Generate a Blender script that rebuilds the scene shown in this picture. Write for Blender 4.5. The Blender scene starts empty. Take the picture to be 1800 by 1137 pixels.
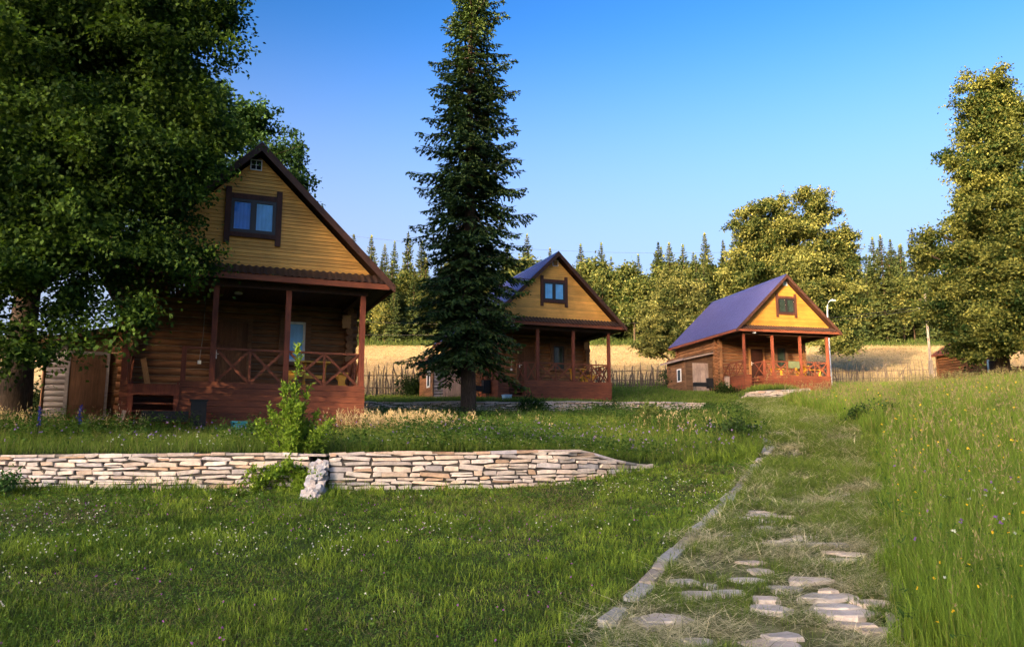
import bpy, math, random
import numpy as np
from mathutils import Vector, Matrix

random.seed(7)
RNG = np.random.default_rng(11)
scene = bpy.context.scene
COL = scene.collection
R = math.radians

# ------------------------------------------------------------------ camera
cam_data = bpy.data.cameras.new('camera')
cam = bpy.data.objects.new('camera', cam_data)
COL.objects.link(cam)
cam_data.sensor_width = 36.0
cam_data.lens = 28.24
cam_data.clip_start = 0.1
cam_data.clip_end = 3000
cam.location = (0, 0, 1.6)
cam.rotation_euler = (R(90 + 8.998), 0, 0)
scene.camera = cam

# ------------------------------------------------------------------ sky, sun, exposure
SUN_EL = R(9.0)
S2 = np.array([0.55, 0.835]); S2 = S2 / np.linalg.norm(S2)      # horizontal heading of the light
NU = np.array([S2[1], -S2[0]])
world = bpy.data.worlds.new('World')
scene.world = world
world.use_nodes = True
wn = world.node_tree.nodes
wl = world.node_tree.links
bg = wn['Background']
sky = wn.new('ShaderNodeTexSky')
sky.sky_type = 'NISHITA'
sky.sun_disc = False
sky.sun_elevation = SUN_EL
to_sun = -S2
sky.sun_rotation = math.atan2(to_sun[0], to_sun[1])
sky.altitude = 300
sky.air_density = 1.0
sky.dust_density = 6.0
sky.ozone_density = 3.0
hs = wn.new('ShaderNodeHueSaturation')
hs.inputs['Saturation'].default_value = 0.99
hs.inputs['Hue'].default_value = 0.488
gm = wn.new('ShaderNodeGamma')
gm.inputs['Gamma'].default_value = 2.12
wl.new(sky.outputs[0], gm.inputs['Color'])
wl.new(gm.outputs[0], hs.inputs['Color'])
# paler air low over the horizon
tcw = wn.new('ShaderNodeTexCoord'); sxyz = wn.new('ShaderNodeSeparateXYZ'); wl.new(tcw.outputs['Generated'], sxyz.inputs[0])
hr = wn.new('ShaderNodeMapRange'); hr.interpolation_type = 'SMOOTHSTEP'
hr.inputs[1].default_value = .18; hr.inputs[2].default_value = .52; hr.inputs[3].default_value = .74; hr.inputs[4].default_value = 0
wl.new(sxyz.outputs['Z'], hr.inputs[0])
hz = wn.new('ShaderNodeMix'); hz.data_type = 'RGBA'; wl.new(hr.outputs[0], hz.inputs[0]); wl.new(hs.outputs[0], hz.inputs[6]); hz.inputs[7].default_value = (2.9, 3.1, 4.0, 1)
wl.new(hz.outputs[2], bg.inputs['Color'])
bg.inputs['Strength'].default_value = 0.082

sun_data = bpy.data.lights.new('sun', 'SUN')
sun = bpy.data.objects.new('sun', sun_data)
COL.objects.link(sun)
sun_data.energy = 3.6
sun_data.angle = R(0.5)
sun_data.color = (1.0, 0.79, 0.50)
ldir = Vector((S2[0] * math.cos(SUN_EL), S2[1] * math.cos(SUN_EL), -math.sin(SUN_EL)))
sun.rotation_euler = ldir.to_track_quat('-Z', 'Y').to_euler()
sun.location = (-40, -60, 40)

scene.view_settings.view_transform = 'Standard'
scene.view_settings.look = 'None'
scene.view_settings.exposure = 1.48
scene.view_settings.gamma = 1.0
scene.view_settings.use_curve_mapping = False
scene.cycles.max_bounces = 6
scene.cycles.diffuse_bounces = 3
scene.cycles.transmission_bounces = 4
scene.cycles.transparent_max_bounces = 8
scene.cycles.use_denoising = True
scene.render.film_transparent = False

# ------------------------------------------------------------------ object helpers
def link(o, parent=None):
    COL.objects.link(o)
    if parent is not None:
        o.parent = parent
    return o

def tag(o, label=None, cat=None, group=None, kind=None):
    if label: o['label'] = label
    if cat: o['category'] = cat
    if group: o['group'] = group
    if kind: o['kind'] = kind
    return o

def empty(name, loc, rz=0.0):
    o = bpy.data.objects.new(name, None)
    o.location = loc
    o.rotation_euler = (0, 0, rz)
    o.empty_display_size = 0.3
    return link(o)

def copy_tree(o, parent=None):
    c = o.copy()
    COL.objects.link(c)
    c.parent = parent
    for ch in list(o.children):
        copy_tree(ch, c)
    return c

def np_mesh(name, V, F, C=None, mats=(), parent=None, smooth=False):
    """V (n,3), F (m,3|4) int, C (n,3) colours"""
    V = np.ascontiguousarray(V, dtype=np.float32)
    F = np.ascontiguousarray(F, dtype=np.int32)
    me = bpy.data.meshes.new(name)
    k = F.shape[1]
    me.vertices.add(len(V)); me.vertices.foreach_set('co', V.ravel())
    me.loops.add(F.size); me.loops.foreach_set('vertex_index', F.ravel())
    me.polygons.add(len(F))
    me.polygons.foreach_set('loop_start', np.arange(0, F.size, k, dtype=np.int32))
    if smooth:
        me.polygons.foreach_set('use_smooth', np.ones(len(F), dtype=bool))
    if C is not None:
        at = me.color_attributes.new('Col', 'FLOAT_COLOR', 'POINT')
        cc = np.ones((len(V), 4), dtype=np.float32); cc[:, :3] = C
        at.data.foreach_set('color', cc.ravel())
    me.update(calc_edges=True)
    me.validate()
    for m in mats: me.materials.append(m)
    o = bpy.data.objects.new(name, me)
    return link(o, parent)

class MB:
    """collects shapes for one mesh object"""
    def __init__(s, off=(0, 0, 0)):
        s.v = []; s.f = []; s.c = []; s.m = []; s.sm = []; s.off = Vector(off)
    def add(s, vs, fs, tint=1.0, mat=0, smooth=False):
        n = len(s.v)
        t = tint if isinstance(tint, (tuple, list)) else (tint, tint, tint)
        for p in vs:
            s.v.append(Vector(p) + s.off); s.c.append(t)
        for f in fs:
            s.f.append([n + i for i in f]); s.m.append(mat); s.sm.append(smooth)
    def box(s, x0, x1, y0, y1, z0, z1, tint=1.0, mat=0, jit=0.0):
        P = [(x0,y0,z0),(x1,y0,z0),(x1,y1,z0),(x0,y1,z0),(x0,y0,z1),(x1,y0,z1),(x1,y1,z1),(x0,y1,z1)]
        if jit:
            P = [(a+random.uniform(-jit,jit), b+random.uniform(-jit,jit), c+random.uniform(-jit,jit)) for a,b,c in P]
        s.add(P, [(0,3,2,1),(4,5,6,7),(0,1,5,4),(1,2,6,5),(2,3,7,6),(3,0,4,7)], tint, mat)
    def beam(s, p0, p1, w, d, up=(0,0,1), tint=1.0, mat=0):
        """bar from p0 to p1, w across, d along 'up' side"""
        p0 = Vector(p0); p1 = Vector(p1); a = (p1-p0).normalized(); u = Vector(up)
        r = a.cross(u).normalized(); u = r.cross(a).normalized()
        P = []
        for p in (p0, p1):
            for i, j in ((-1,-1),(1,-1),(1,1),(-1,1)):
                P.append(p + r*(w/2*i) + u*(d/2*j))
        s.add(P, [(3,2,1,0),(4,5,6,7),(0,1,5,4),(1,2,6,5),(2,3,7,6),(3,0,4,7)], tint, mat)
    def tube(s, pts, rad, n=8, tint=1.0, mat=0, smooth=True, jit=0.0):
        pts = [Vector(p) for p in pts]
        if not isinstance(rad, (list, tuple)): rad = [rad]*len(pts)
        vs = []; fs = []
        for i, p in enumerate(pts):
            a = (pts[min(i+1,len(pts)-1)] - pts[max(i-1,0)]).normalized()
            u = Vector((0,0,1)) if abs(a.z) < .9 else Vector((1,0,0))
            r = a.cross(u).normalized(); u = r.cross(a)
            for k in range(n):
                t = 2*math.pi*k/n; q = rad[i]*(1+random.uniform(-jit,jit))
                vs.append(p + r*(math.cos(t)*q) + u*(math.sin(t)*q))
        for i in range(len(pts)-1):
            for k in range(n):
                k2 = (k+1) % n
                fs.append((i*n+k2, i*n+k, (i+1)*n+k, (i+1)*n+k2))
        s.add(vs, fs, tint, mat, smooth)
        s.add(vs[:n], [tuple(range(n))], tint, mat)
        s.add(vs[-n:], [tuple(range(n-1,-1,-1))], tint, mat)
    def prism(s, poly, axis, a0, a1, tint=1.0, mat=0):
        """extrude a 2D polygon along axis 'x','y' or 'z' """
        def put(p, a):
            return {'x': (a,p[0],p[1]), 'y': (p[0],a,p[1]), 'z': (p[0],p[1],a)}[axis]
        n = len(poly)
        vs = [put(p,a0) for p in poly] + [put(p,a1) for p in poly]
        fs = [tuple(range(n)), tuple(range(2*n-1,n-1,-1))]
        for i in range(n):
            j = (i+1) % n
            fs.append((i, n+i, n+j, j))
        s.add(vs, fs, tint, mat)
    def build(s, name, mats, parent=None):
        if not isinstance(mats, (list, tuple)): mats = [mats]
        me = bpy.data.meshes.new(name)
        me.from_pydata([tuple(p) for p in s.v], [], s.f)
        at = me.color_attributes.new('Col', 'FLOAT_COLOR', 'POINT')
        cc = np.ones((len(s.v), 4), dtype=np.float32); cc[:, :3] = np.array(s.c, dtype=np.float32)
        at.data.foreach_set('color', cc.ravel())
        me.polygons.foreach_set('material_index', np.array(s.m, dtype=np.int32))
        me.polygons.foreach_set('use_smooth', np.array(s.sm, dtype=bool))
        for m in mats: me.materials.append(m)
        me.update()
        import bmesh
        bm = bmesh.new(); bm.from_mesh(me)
        bmesh.ops.recalc_face_normals(bm, faces=bm.faces)
        bm.to_mesh(me); bm.free()
        return link(bpy.data.objects.new(name, me), parent)

def tint(a=.8, b=1.15): return random.uniform(a, b)

# ------------------------------------------------------------------ materials
def new_mat(name):
    m = bpy.data.materials.new(name); m.use_nodes = True
    nt = m.node_tree
    return m, nt.nodes, nt.links, nt.nodes['Principled BSDF']

def wood(name, c1, c2, stretch=(1, 10, 10), rough=.7, bump=.25, scale=1.6, spec=.3, knots=True):
    m, n, l, b = new_mat(name)
    tc = n.new('ShaderNodeTexCoord'); mp = n.new('ShaderNodeMapping')
    mp.inputs['Scale'].default_value = stretch
    l.new(tc.outputs['Object'], mp.inputs[0])
    nz = n.new('ShaderNodeTexNoise'); nz.inputs['Scale'].default_value = scale*2; nz.inputs['Detail'].default_value = 6; nz.inputs['Roughness'].default_value = .65
    l.new(mp.outputs[0], nz.inputs['Vector'])
    big = n.new('ShaderNodeTexNoise'); big.inputs['Scale'].default_value = 1.3; big.inputs['Detail'].default_value = 4
    l.new(tc.outputs['Object'], big.inputs['Vector'])
    rp = n.new('ShaderNodeValToRGB')
    rp.color_ramp.elements[0].position = .32; rp.color_ramp.elements[0].color = (*c2, 1)
    rp.color_ramp.elements[1].position = .68; rp.color_ramp.elements[1].color = (*c1, 1)
    l.new(nz.outputs[0], rp.inputs[0])
    at = n.new('ShaderNodeAttribute'); at.attribute_name = 'Col'
    mx = n.new('ShaderNodeMix'); mx.data_type = 'RGBA'; mx.blend_type = 'MULTIPLY'; mx.inputs[0].default_value = 1
    l.new(rp.outputs[0], mx.inputs[6]); l.new(at.outputs['Color'], mx.inputs[7])
    mr = n.new('ShaderNodeMapRange'); mr.inputs[1].default_value = .3; mr.inputs[2].default_value = .7; mr.inputs[3].default_value = .72; mr.inputs[4].default_value = 1.12
    l.new(big.outputs[0], mr.inputs[0])
    mx2 = n.new('ShaderNodeMix'); mx2.data_type = 'RGBA'; mx2.blend_type = 'MULTIPLY'; mx2.inputs[0].default_value = 1
    l.new(mx.outputs[2], mx2.inputs[6]); l.new(mr.outputs[0], mx2.inputs[7])
    l.new(mx2.outputs[2], b.inputs['Base Color'])
    b.inputs['Roughness'].default_value = rough
    b.inputs['Specular IOR Level'].default_value = spec
    bp = n.new('ShaderNodeBump'); bp.inputs['Strength'].default_value = bump; bp.inputs['Distance'].default_value = .01
    l.new(nz.outputs[0], bp.inputs['Height']); l.new(bp.outputs[0], b.inputs['Normal'])
    return m

def plain(name, c, rough=.5, metal=0.0, spec=.4, noise=.15, scale=6):
    m, n, l, b = new_mat(name)
    tc = n.new('ShaderNodeTexCoord'); nz = n.new('ShaderNodeTexNoise')
    nz.inputs['Scale'].default_value = scale; nz.inputs['Detail'].default_value = 5
    l.new(tc.outputs['Object'], nz.inputs['Vector'])
    rp = n.new('ShaderNodeValToRGB')
    rp.color_ramp.elements[0].position = .3; rp.color_ramp.elements[0].color = (*[x*(1-noise) for x in c], 1)
    rp.color_ramp.elements[1].position = .7; rp.color_ramp.elements[1].color = (*[min(1, x*(1+noise)) for x in c], 1)
    l.new(nz.outputs[0], rp.inputs[0])
    at = n.new('ShaderNodeAttribute'); at.attribute_name = 'Col'
    mx = n.new('ShaderNodeMix'); mx.data_type = 'RGBA'; mx.blend_type = 'MULTIPLY'; mx.inputs[0].default_value = 1
    l.new(rp.outputs[0], mx.inputs[6]); l.new(at.outputs['Color'], mx.inputs[7])
    l.new(mx.outputs[2], b.inputs['Base Color'])
    b.inputs['Roughness'].default_value = rough; b.inputs['Metallic'].default_value = metal
    b.inputs['Specular IOR Level'].default_value = spec
    return m

def leaf(name, transl=.38, rough=.65, spec=.12, tcol=(1.2, 1.25, .5)):
    """foliage: colour from the mesh, light passes through"""
    m, n, l, b = new_mat(name)
    at = n.new('ShaderNodeAttribute'); at.attribute_name = 'Col'
    l.new(at.outputs['Color'], b.inputs['Base Color'])
    b.inputs['Roughness'].default_value = rough
    b.inputs['Specular IOR Level'].default_value = spec
    tr = n.new('ShaderNodeBsdfTranslucent')
    mx = n.new('ShaderNodeMix'); mx.data_type = 'RGBA'; mx.blend_type = 'MULTIPLY'; mx.inputs[0].default_value = 1
    l.new(at.outputs['Color'], mx.inputs[6]); mx.inputs[7].default_value = (*tcol, 1)
    l.new(mx.outputs[2], tr.inputs['Color'])
    ms = n.new('ShaderNodeMixShader'); ms.inputs[0].default_value = transl
    l.new(b.outputs[0], ms.inputs[1]); l.new(tr.outputs[0], ms.inputs[2])
    l.new(ms.outputs[0], n['Material Output'].inputs['Surface'])
    return m

def stone(name, rough=.85):
    m, n, l, b = new_mat(name)
    tc = n.new('ShaderNodeTexCoord')
    nz = n.new('ShaderNodeTexNoise'); nz.inputs['Scale'].default_value = 9; nz.inputs['Detail'].default_value = 8; nz.inputs['Roughness'].default_value = .7
    l.new(tc.outputs['Object'], nz.inputs['Vector'])
    mr = n.new('ShaderNodeMapRange'); mr.inputs[1].default_value = .3; mr.inputs[2].default_value = .72; mr.inputs[3].default_value = .68; mr.inputs[4].default_value = 1.2
    l.new(nz.outputs[0], mr.inputs[0])
    at = n.new('ShaderNodeAttribute'); at.attribute_name = 'Col'
    mx = n.new('ShaderNodeMix'); mx.data_type = 'RGBA'; mx.blend_type = 'MULTIPLY'; mx.inputs[0].default_value = 1
    l.new(at.outputs['Color'], mx.inputs[6]); l.new(mr.outputs[0], mx.inputs[7])
    l.new(mx.outputs[2], b.inputs['Base Color'])
    b.inputs['Roughness'].default_value = rough
    b.inputs['Specular IOR Level'].default_value = .2
    bp = n.new('ShaderNodeBump'); bp.inputs['Strength'].default_value = .6; bp.inputs['Distance'].default_value = .02
    l.new(nz.outputs[0], bp.inputs['Height']); l.new(bp.outputs[0], b.inputs['Normal'])
    return m

def bark(name, c1, c2):
    return wood(name, c1, c2, (14, 14, 2.2), .95, .9, 1.2, .1)

M = {}
M['red'] = wood('red_stained_boards', (.245, .070, .030), (.11, .032, .017), (.9, 9, 9))
M['redv'] = wood('red_stained_posts', (.26, .068, .032), (.14, .035, .019), (9, 9, .9))
M['brown'] = wood('dark_brown_trim', (.085, .034, .020), (.038, .016, .011), (2, 2, 2), .65)
M['brownv'] = wood('dark_brown_upright', (.10, .034, .020), (.05, .018, .012), (9, 9, .9), .65)
M['log'] = wood('brown_log', (.30, .135, .055), (.12, .052, .024), (.8, 8, 8), .75, .5)
M['logy'] = wood('brown_log_side', (.30, .14, .058), (.12, .055, .026), (8, .8, 8), .75, .5)
M['caulk'] = plain('pale_rope_caulking', (.28, .21, .14), .9)
M['yellow'] = wood('yellow_siding', (.88, .45, .105), (.68, .32, .065), (.7, 9, 14), .6, .2)
M['yellow2'] = wood('amber_siding', (.47, .23, .04), (.35, .16, .026), (.7, 9, 14), .6, .2)
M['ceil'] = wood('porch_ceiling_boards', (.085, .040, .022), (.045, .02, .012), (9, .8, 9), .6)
M['skirt'] = plain('brown_tile_strip', (.045, .024, .019), .5, 0, .5, .4, 22)
M['roof'] = plain('violet_blue_roof_metal', (.072, .072, .20), .38, .35, .6, .10, 3)
M['frame'] = plain('dark_window_frame', (.018, .014, .014), .4)
M['white'] = plain('white_paint', (.72, .72, .72), .4)
M['greyw'] = wood('grey_weathered_logs', (.30, .27, .27), (.17, .15, .15), (.8, 8, 8), .85)
M['shedw'] = wood('brown_shed_boards', (.20, .105, .055), (.085, .045, .025), (.8, 8, 8), .85)
M['plank'] = wood('pale_plank_door', (.46, .33, .27), (.27, .19, .15), (9, 9, .8), .85)
M['plankd'] = wood('worn_plank_door', (.20, .10, .055), (.11, .055, .03), (9, 9, .8), .85)
M['yellowwood'] = wood('yellow_varnished_wood', (.85, .45, .05), (.66, .31, .035), (4, 4, 4), .4)
M['carved'] = wood('pale_carved_wood', (.52, .27, .11), (.36, .17, .06), (9, 9, .9), .6)
M['black'] = plain('blackened_steel', (.012, .012, .013), .6, .3)
M['cable'] = plain('grey_cable', (.25, .22, .2), .6)
M['stone'] = stone('pale_flagstone')
M['mortar'] = plain('grey_mortar', (.085, .075, .068), .95, 0, .1, .35, 14)
M['picket'] = wood('weathered_stakes', (.19, .145, .105), (.07, .052, .04), (9, 9, 1), .9)
M['leaf'] = leaf('broad_leaves')
M['needle'] = leaf('spruce_needles', .15, .65, .15)
M['grass'] = leaf('grass_blades', .38, .6, .2, (1.15, 1.2, .6))
M['straw'] = leaf('dry_straw', .25, .8, .1, (1.1, 1.0, .8))
M['petal'] = leaf('flower_petals', .3, .7, .1, (1, 1, 1))
M['bark'] = bark('grey_brown_bark', (.10, .075, .055), (.035, .026, .02))
M['sprucebark'] = bark('spruce_bark', (.11, .075, .055), (.04, .028, .022))
M['wire'] = plain('wire_black', (.02, .02, .022), .5)
M['concrete'] = plain('pole_concrete', (.50, .42, .36), .9)
M['steel'] = plain('painted_steel', (.55, .57, .6), .35, .3)
M['bluep'] = plain('turquoise_plastic', (.05, .32, .38), .4)
M['towel'] = plain('olive_cloth', (.10, .115, .055), .95)

def glass_mat(name):
    m, n, l, b = new_mat(name)
    gl = n.new('ShaderNodeBsdfGlossy'); gl.inputs['Roughness'].default_value = .02
    tr = n.new('ShaderNodeBsdfTransparent')
    fr = n.new('ShaderNodeFresnel'); fr.inputs[0].default_value = 1.5
    mr = n.new('ShaderNodeMapRange'); mr.inputs[1].default_value = 0; mr.inputs[2].default_value = 1; mr.inputs[3].default_value = .0; mr.inputs[4].default_value = .4
    l.new(fr.outputs[0], mr.inputs[0])
    ms = n.new('ShaderNodeMixShader'); l.new(mr.outputs[0], ms.inputs[0]); l.new(tr.outputs[0], ms.inputs[1]); l.new(gl.outputs[0], ms.inputs[2])
    l.new(ms.outputs[0], n['Material Output'].inputs['Surface'])
    return m
M['glass'] = glass_mat('window_glass')
M['curtb'] = plain('sky_reflection_curtain', (.04, .26, .80), .9, 0, .1, .12, 3)  # blue of sky mirrored in the panes, put into the curtain colour
M['curtc'] = plain('pale_sky_reflection_curtain', (.16, .48, .85), .9, 0, .1, .15, 3)  # same painted sky reflection, paler
M['curtd'] = plain('dark_green_curtain', (.035, .055, .045), .9, 0, .1, .3, 3)
M['inside'] = plain('dark_room', (.012, .012, .013), .9)

# ------------------------------------------------------------------ terrain height
def tps(pts):
    P = np.array(pts, float); n = len(P)
    d = np.linalg.norm(P[:, None, :2] - P[None, :, :2], axis=2)
    K = np.where(d > 0, d*d*np.log(d + 1e-9), 0) + np.eye(n)*2.0
    A = np.zeros((n+3, n+3)); A[:n, :n] = K; A[:n, n] = 1; A[:n, n+1:] = P[:, :2]; A[n, :n] = 1; A[n+1:, :n] = P[:, :2].T
    w = np.linalg.solve(A, np.concatenate([P[:, 2], [0, 0, 0]]))
    def ev(x, y):
        x = np.asarray(x, float); y = np.asarray(y, float); sh = x.shape; x = x.ravel(); y = y.ravel()
        out = w[n] + w[n+1]*x + w[n+2]*y
        for i in range(n):
            r2 = (x-P[i, 0])**2 + (y-P[i, 1])**2
            out += w[i]*.5*r2*np.log(r2 + 1e-12)
        return out.reshape(sh)
    return ev

PATH = [(2.0, 0.0, -.95), (2.05, 7.5, -.13), (3.1, 9.8, .22), (5.25, 14.6, .72), (7.3, 19.35, 1.36), (7.9, 20.6, 1.75), (8.9, 25.2, 2.42), (10.4, 32, 3.05), (12.4, 40, 3.75), (14.2, 45.5, 4.5)]
RIGHT = [(6, 8, .15), (9, 12, .85), (12, 18, 1.75), (16, 26, 2.95), (20, 34, 4.0), (25, 42, 5.0), (32, 52, 6.1), (20, 10, 1.6), (34, 24, 3.4), (45, 45, 5.6)]
FAR = [(-8, 43, 4.4), (0, 50, 5.3), (10, 57, 6.2), (30, 64, 6.9), (-30, 43, 4.4), (-45, 60, 6.4), (50, 64, 6.9), (14.3, 49.3, 5.13), (20.2, 50.7, 5.17), (12, 53, 5.4), (-14, 34, 3.5), (0, 64, 7.2), (30, 75, 9.0), (-30, 75, 8.9), (60, 75, 9.0), (-60, 75, 8.9), (0, 75, 8.9)]
NEAR = [(-8, 3, -.25), (-4, 0, -.6), (-12, 0, -.5), (-20, 8, .3), (-25, 13, .8), (12, 0, -.4), (0, -20, -2.0), (30, -15, -1.0), (-40, -15, -1.6)]
L0 = tps(PATH + RIGHT + FAR + NEAR + [(-9, 13.6, .88), (-4, 14.2, .84), (-.5, 15.3, .88), (1, 15.8, .95), (2.6, 17.2, 1.2), (-3, 9, .22), (-7, 9, .3), (-14, 13.2, .9), (-10, 22, 1.6), (2, 24, 2.1), (-2, 32, 2.8), (6, 32, 2.9)])
L1 = tps(PATH[4:] + RIGHT[2:] + FAR + [(-25, 14, 1.5), (-14, 14.2, 1.5), (-9, 14.5, 1.52), (-3, 15, 1.53), (1, 16.2, 1.56), (2.8, 17.8, 1.33), (5, 19, 1.42), (-9.6, 19.6, 2.05), (-4, 21.8, 2.06), (-13, 24, 2.35), (-25, 24, 2.4), (-1.75, 32, 2.85), (2, 24, 2.22), (5.5, 24, 2.3), (-6, 33, 3.0), (3, 36, 3.2), (9.5, 39, 3.5), (-15, 33, 3.0), (7.5, 30, 2.85), (-25, 33, 3.2)])
L2 = tps(PATH[7:] + RIGHT[3:] + FAR + [(-6, 33.6, 3.52), (-14, 31, 3.4), (-25, 30, 3.4), (-.7, 37.9, 3.98), (5, 40, 4.0), (-6, 39, 4.0), (3, 36.5, 3.72), (9.5, 39.6, 3.86), (9, 44, 4.45), (-3, 47, 4.8)])

WALL_A = [(-60, 12.0), (-14, 13.75), (-3.2, 14.55), (-.6, 15.2), (.9, 15.8), (2.1, 16.6), (3.0, 17.5), (6, 20), (12, 24), (60, 40)]
WALL_B = [(-60, 22), (-14, 31.0), (-6.2, 33.6), (3, 36.6), (9.3, 39.2), (12, 40.8), (60, 70)]
WALL_C = [(10, 45.2), (13.1, 45.7), (14.2, 46.0), (15.3, 46.25), (16.6, 46.5), (17.4, 46.9), (20, 47.5)]
def wy(W, x): return np.interp(x, [p[0] for p in W], [p[1] for p in W])
def sstep(a, b, x):
    t = np.clip((x-a)/(b-a), 0, 1); return t*t*(3-2*t)

def far_z(y):
    return np.interp(y, [60, 75, 130, 190, 260, 450, 900], [6.6, 8.9, 18.9, 29.0, 36.0, 38.0, 38.0])
def g_exact(x, y):
    x = np.asarray(x, float); y = np.asarray(y, float)
    xn = np.clip(x, -60, 60); yn = np.clip(y, -25, 80)
    l0 = L0(xn, yn); l1 = L1(xn, yn); l2 = L2(xn, yn)
    wa = np.where(x < 2.6, .12, np.clip((x-2.6)*1.2, .12, 5)); wb = np.where(x < 9.4, .12, np.clip((x-9.4)*1.2, .12, 5))
    da = y - wy(WALL_A, x) - .25; db = y - wy(WALL_B, x) - .25
    z = l0 + (l1-l0)*sstep(-wa, wa, da)
    z = z + (l2-z)*sstep(-wb, wb, db)
    # raised bank behind the small third wall
    z = z + .42*np.exp(-(((x-15.3)/1.7)**2)**2)*sstep(-.12, .12, y-wy(WALL_C, x)-.25)*(1-sstep(47.2, 49.6, y))
    z = z+16*sstep(30, 150, -y)
    t = sstep(62, 76, y)
    z = z*(1-t) + far_z(np.maximum(y, 60))*t
    return z

# fine lookup grid
GX0, GX1, GY0, GY1, GS = -50.0, 60.0, -6.0, 80.0, .125
_gx = np.arange(GX0, GX1+GS, GS); _gy = np.arange(GY0, GY1+GS, GS)
def _coarse():
    cx = np.arange(GX0, GX1+1, 1.0); cy = np.arange(GY0, GY1+1, 1.0)
    X, Y = np.meshgrid(cx, cy)
    return cx, cy, L0(X, Y), L1(X, Y), L2(X, Y)
_cx, _cy, _c0, _c1, _c2 = _coarse()
def _bil(Z, x, y):
    fx = np.clip(x-GX0, 0, Z.shape[1]-1.001); fy = np.clip(y-GY0, 0, Z.shape[0]-1.001)
    i = fx.astype(int); j = fy.astype(int); u = fx-i; v = fy-j
    return Z[j, i]*(1-u)*(1-v) + Z[j, i+1]*u*(1-v) + Z[j+1, i]*(1-u)*v + Z[j+1, i+1]*u*v
def G(x, y):
    """ground height, quick"""
    x = np.asarray(x, float); y = np.asarray(y, float)
    l0 = _bil(_c0, x, y); l1 = _bil(_c1, x, y); l2 = _bil(_c2, x, y)
    wa = np.where(x < 2.6, .12, np.clip((x-2.6)*1.2, .12, 5)); wb = np.where(x < 9.4, .12, np.clip((x-9.4)*1.2, .12, 5))
    da = y - wy(WALL_A, x) - .25; db = y - wy(WALL_B, x) - .25
    z = l0 + (l1-l0)*sstep(-wa, wa, da)
    z = z + (l2-z)*sstep(-wb, wb, db)
    z = z + .42*np.exp(-(((x-15.3)/1.7)**2)**2)*sstep(-.12, .12, y-wy(WALL_C, x)-.25)*(1-sstep(47.2, 49.6, y))
    t = sstep(62, 76, y)
    return z*(1-t) + far_z(np.maximum(y, 60))*t
def g1(x, y): return float(G(np.array([x]), np.array([y]))[0])

_py = [p[1] for p in PATH]
def path_c(y): return np.interp(y, _py, [p[0] for p in PATH])
def path_w(y): return np.interp(y, [0, 20, 27, 40, 46], [1.32, 1.32, 1.3, 1.15, .9])
def path_d(x, y):
    """signed distance inside (<0) of the path edge"""
    wob = .10*np.sin(y*2.1)+.07*np.sin(y*5.3+1)
    d = np.abs(x-path_c(y)) - path_w(y) + wob
    return np.where((y > 45.0), 9.0, d)

# value noise in 2D
_ng = RNG.random((64, 64))
def noise2(x, y, s):
    fx = (np.asarray(x)/s) % 64; fy = (np.asarray(y)/s) % 64
    i = fx.astype(int); j = fy.astype(int); u = fx-i; v = fy-j
    u = u*u*(3-2*u); v = v*v*(3-2*v); i2 = (i+1) % 64; j2 = (j+1) % 64; i %= 64; j %= 64
    return _ng[j, i]*(1-u)*(1-v)+_ng[j, i2]*u*(1-v)+_ng[j2, i]*(1-u)*v+_ng[j2, i2]*u*v
def fbm(x, y, s): return (noise2(x, y, s)*.55+noise2(x+7.3, y+3.1, s*.45)*.3+noise2(x+1.7, y+9.2, s*.2)*.15)

# ------------------------------------------------------------------ ground sheet, path and field
def ground_mat(name, cols, scale=3.0, rough=.95):
    """noise mix of a few earth colours"""
    m, n, l, b = new_mat(name)
    tc = n.new('ShaderNodeTexCoord')
    nz = n.new('ShaderNodeTexNoise'); nz.inputs['Scale'].default_value = scale; nz.inputs['Detail'].default_value = 9; nz.inputs['Roughness'].default_value = .68
    l.new(tc.outputs['Object'], nz.inputs['Vector'])
    rp = n.new('ShaderNodeValToRGB'); e = rp.color_ramp.elements
    e[0].position = .3; e[0].color = (*cols[0], 1); e[1].position = .7; e[1].color = (*cols[-1], 1)
    for i, c in enumerate(cols[1:-1]):
        q = e.new(.3+.4*(i+1)/(len(cols)-1)); q.color = (*c, 1)
    l.new(nz.outputs[0], rp.inputs[0])
    l.new(rp.outputs[0], b.inputs['Base Color'])
    b.inputs['Roughness'].default_value = rough; b.inputs['Specular IOR Level'].default_value = .1
    bp = n.new('ShaderNodeBump'); bp.inputs['Strength'].default_value = .7; bp.inputs['Distance'].default_value = .05
    l.new(nz.outputs[0], bp.inputs['Height']); l.new(bp.outputs[0], b.inputs['Normal'])
    return m
M['soil'] = ground_mat('grassy_soil', [(.020, .026, .010), (.035, .055, .014), (.055, .085, .02)])
M['pathm'] = ground_mat('trodden_path', [(.045, .055, .02), (.10, .105, .045), (.24, .22, .13)], 5)
M['fieldm'] = ground_mat('golden_field', [(.25, .18, .09), (.34, .255, .13), (.42, .32, .17)], .35)

def axis(parts):
    out = []
    for a, b, st in parts:
        out += list(np.arange(a, b-1e-6, st))
    out.append(parts[-1][1]); return np.array(out)
def grid_mesh(name, xs, ys, zf, mats, keep=None, dz=0):
    X, Y = np.meshgrid(xs, ys); Z = zf(X, Y)+dz
    V = np.stack([X.ravel(), Y.ravel(), Z.ravel()], 1)
    nx, ny = len(xs), len(ys)
    i, j = np.meshgrid(np.arange(nx-1), np.arange(ny-1)); a = (j*nx+i).ravel()
    F = np.stack([a, a+1, a+1+nx, a+nx], 1)
    if keep is not None:
        cx = V[F].mean(1); k = keep(cx[:, 0], cx[:, 1]); F = F[k]
        u, inv = np.unique(F, return_inverse=True); V = V[u]; F = inv.reshape(F.shape)
    return np_mesh(name, V, F, None, mats, None, True)

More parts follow.
